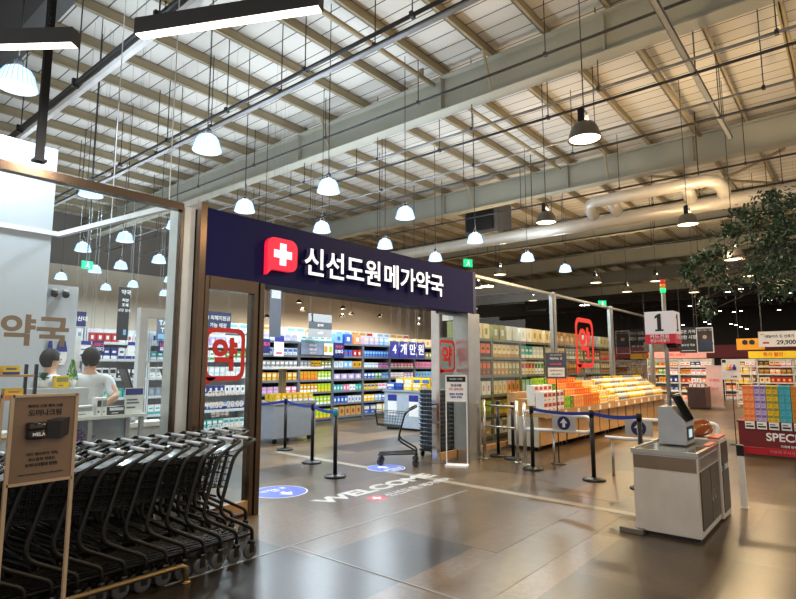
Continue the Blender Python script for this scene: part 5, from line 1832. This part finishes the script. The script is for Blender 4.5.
# hanging posters
p0, p1 = PX(680, 353, 22), PX(696, 327, 22)
card('hanging_poster', 'black chalkboard style hanging poster with white writing over the market aisle', 'poster', (22, (p0.y + p1.y) / 2, p0.z), p0.y - p1.y - .02, p1.z - p0.z, mat('chalkboard', '#2a2a2c', .6), [('좋은 가격', .14, 0, .82, white_ink), ('착한 시장', .16, 0, .6, white_ink), ('#.1,.08,.9,.1', 0, 0, 0, white_ink), ('농수산 직송', .1, 0, .3, white_ink)], 'y', string=True, group=None)
p0, p1 = PX(697, 353, 22), PX(713, 327, 22)
t = card('hanging_poster', 'white bordered hanging photo poster of a seated person in a blue jacket', 'poster', (22, (p0.y + p1.y) / 2, p0.z), p0.y - p1.y - .02, p1.z - p0.z, white_paper, [('#.06,.04,.94,.96', 0, 0, 0, mat('poster_photo', '#3a2a22', .5, var=.5, scale=5))], 'y', string=True)
MB().prism([(-.2, .1), (.22, .1), (.25, .36), (.1, .48), (-.1, .48), (-.22, .34)], -.0125, -.0095).build('print', mat('poster_blue', '#2b3c58', .5), t)
MB().lathe([(0, -.0145), (.07, -.0145), (.07, -.01), (0, -.01)], (.0, 0, .56), 16, 'y').build('print', skin_m, t)
text('사람이 있는 시장', .07, (0, -.0135, .8), FRONT, white_ink, t)
p0, p1 = PX(737, 350, 26), PX(764, 338, 26)
t = card('hanging_banner', 'orange yellow hanging banner with two dark oval marks in front of the maroon band', 'banner', (26, (p0.y + p1.y) / 2, p0.z), p0.y - p1.y, p1.z - p0.z, mat('orange_banner', '#d89a2a', .5), [], 'y', string=True)
for s in (-.18, .06):
    MB().lathe([(0, -.012), (.1, -.012), (.1, -.007), (0, -.007)], (s, 0, .3), 16, 'y').build('print', black_ink, t)
p0, p1 = PX(759, 347, 22), PX(812, 330, 22)
card('hanging_banner', 'white hanging price banner reading 29,900 over the market aisle', 'banner', (22, (p0.y + p1.y) / 2, p0.z), p0.y - p1.y, p1.z - p0.z, white_paper, [('#.04,.78,.12,.86', 0, 0, 0, hue('yellow')), ('데일리즈 컵 선풍기', .2, -.1, .66, black_ink), ('#.08,.2,.2,.32', 0, 0, 0, red_ink), ('29,900', .38, .02, .27, black_ink)], 'y', string=True)
# spots on the dark ceiling
spot_glow = mat('spot_glow', '#ffffff', .4, var=0, emit=14, ecol='#ffeedd')
sp0 = None
for i, (x, y) in enumerate(((728, 292), (741, 289), (690, 306), (701, 301), (713, 312.5), (734, 312), (741, 311), (779, 310), (705, 322), (720, 311), (683, 325), (709.5, 324), (731, 324), (736, 325), (741, 327), (747, 329), (770, 300), (790, 293), (662, 322), (650, 318))):
    p = PZ(x, y, 4.7)
    if p.x > 39:
        p = PX(x, y, 37.5)
    if sp0 is None:
        sp0 = thing('spot_lamp', 'x', 'lamp', group='small spot lamps under the dark market ceiling')
        MB().lathe([(.09, 0), (.09, .16), (.05, .18)], n=12).build('can', black_metal, sp0, True)
        MB().lathe([(0, -.01), (.085, -.01), (.085, .0), (0, .0)], n=12).build('bulb', spot_glow, sp0)
        o = sp0
    else:
        o = copy_tree(sp0, skip=('stem',))
    o.location = p
    MB().tube([(0, 0, .17), (0, 0, (5.3 if p.x > 30 else Z_DECK) - p.z)], .012, 5).build('stem', black_metal, o)
    o['label'] = 'small bright spot lamp under the dark market ceiling, %s in the scatter from the leaves' % ordn[i]
for i, (x, y) in enumerate(((29, 5), (29, 0), (34, 8), (26.5, 8.5))):
    l = bpy.data.lights.new('spot_light', 'AREA')
    l.shape = 'DISK'
    l.size = .5
    l.energy = 60
    l.color = (1, .9, .75)
    o = bpy.data.objects.new('spot_light', l)
    col.objects.link(o)
    o.location = (x, y, 4.85)

# ================================================================== TREE AT THE RIGHT
random.seed(11)
t = thing('indoor_tree', 'leafy dark green indoor tree reaching in at the upper right', 'tree', (9.9, -1.2, 0))
bark = mat('bark', '#3b2d22', .8, var=.2, scale=12, bump=.4)
MB().tube(smooth_path([(0, 0, 0), (.05, .05, 1.5), (-.05, .15, 2.6), (.0, .2, 4.3)], .4, 5), .13, 12, r2=.05).build('trunk', bark, t, True)
cl_px = [(790, 200, .2, .3), (770, 212, .3, .35), (750, 222, .35, .3), (785, 235, .1, .4), (728, 232, .3, .2), (768, 244, 0, .3), (718, 250, .2, .2), (700, 258, .1, .16), (690, 266, .2, .12), (715, 268, -.2, .12), (757, 268, -.2, .16), (780, 262, -.3, .34), (712, 272, .3, .2), (730, 282, .1, .2), (695, 280, .3, .12),
         (760, 278, .3, .25), (790, 285, .2, .25), (705, 300, .4, .12), (707, 312, .4, .1), (686, 272, -.1, .08), (740, 212, .5, .16), (770, 195, .5, .15), (800, 220, 0, .4), (800, 260, .2, .35), (775, 290, .5, .2)]
b = MB()
br_ = MB()
org = Vector((9.9, -1.2, 0))
for (px, py, dx, r_) in cl_px:
    c = PX(px, py, 9.9 + dx) - org
    st = Vector((-.02, .17, 3.3 + random.uniform(-.4, .6)))
    mid = (c + st) / 2 + Vector((0, 0, .25))
    br_.tube(smooth_path([st, mid, c], .4, 3), .022, 5, r2=.006)
    for i in range(int(520 * r_ + 30)):
        v = Vector((random.gauss(0, 1), random.gauss(0, 1), random.gauss(0, .7)))
        p = c + v * r_ * .5
        d = Vector((random.uniform(-1, 1), random.uniform(-1, 1), random.uniform(-1.2, .3))).normalized() * random.uniform(.07, .11)
        s = d.cross(Vector((random.uniform(-1, 1), random.uniform(-1, 1), 1))).normalized() * random.uniform(.016, .026)
        up_ = d.cross(s).normalized() * .006
        b.quad(p, p + d * .5 + s + up_, p + d, p + d * .5 - s + up_)
fo = b.build('leaves', mat('tree_leaf', '#27452f', .45, var=.35, scale=3), t)
fo['kind'] = 'stuff'
br_.build('branches', bark, t, True)
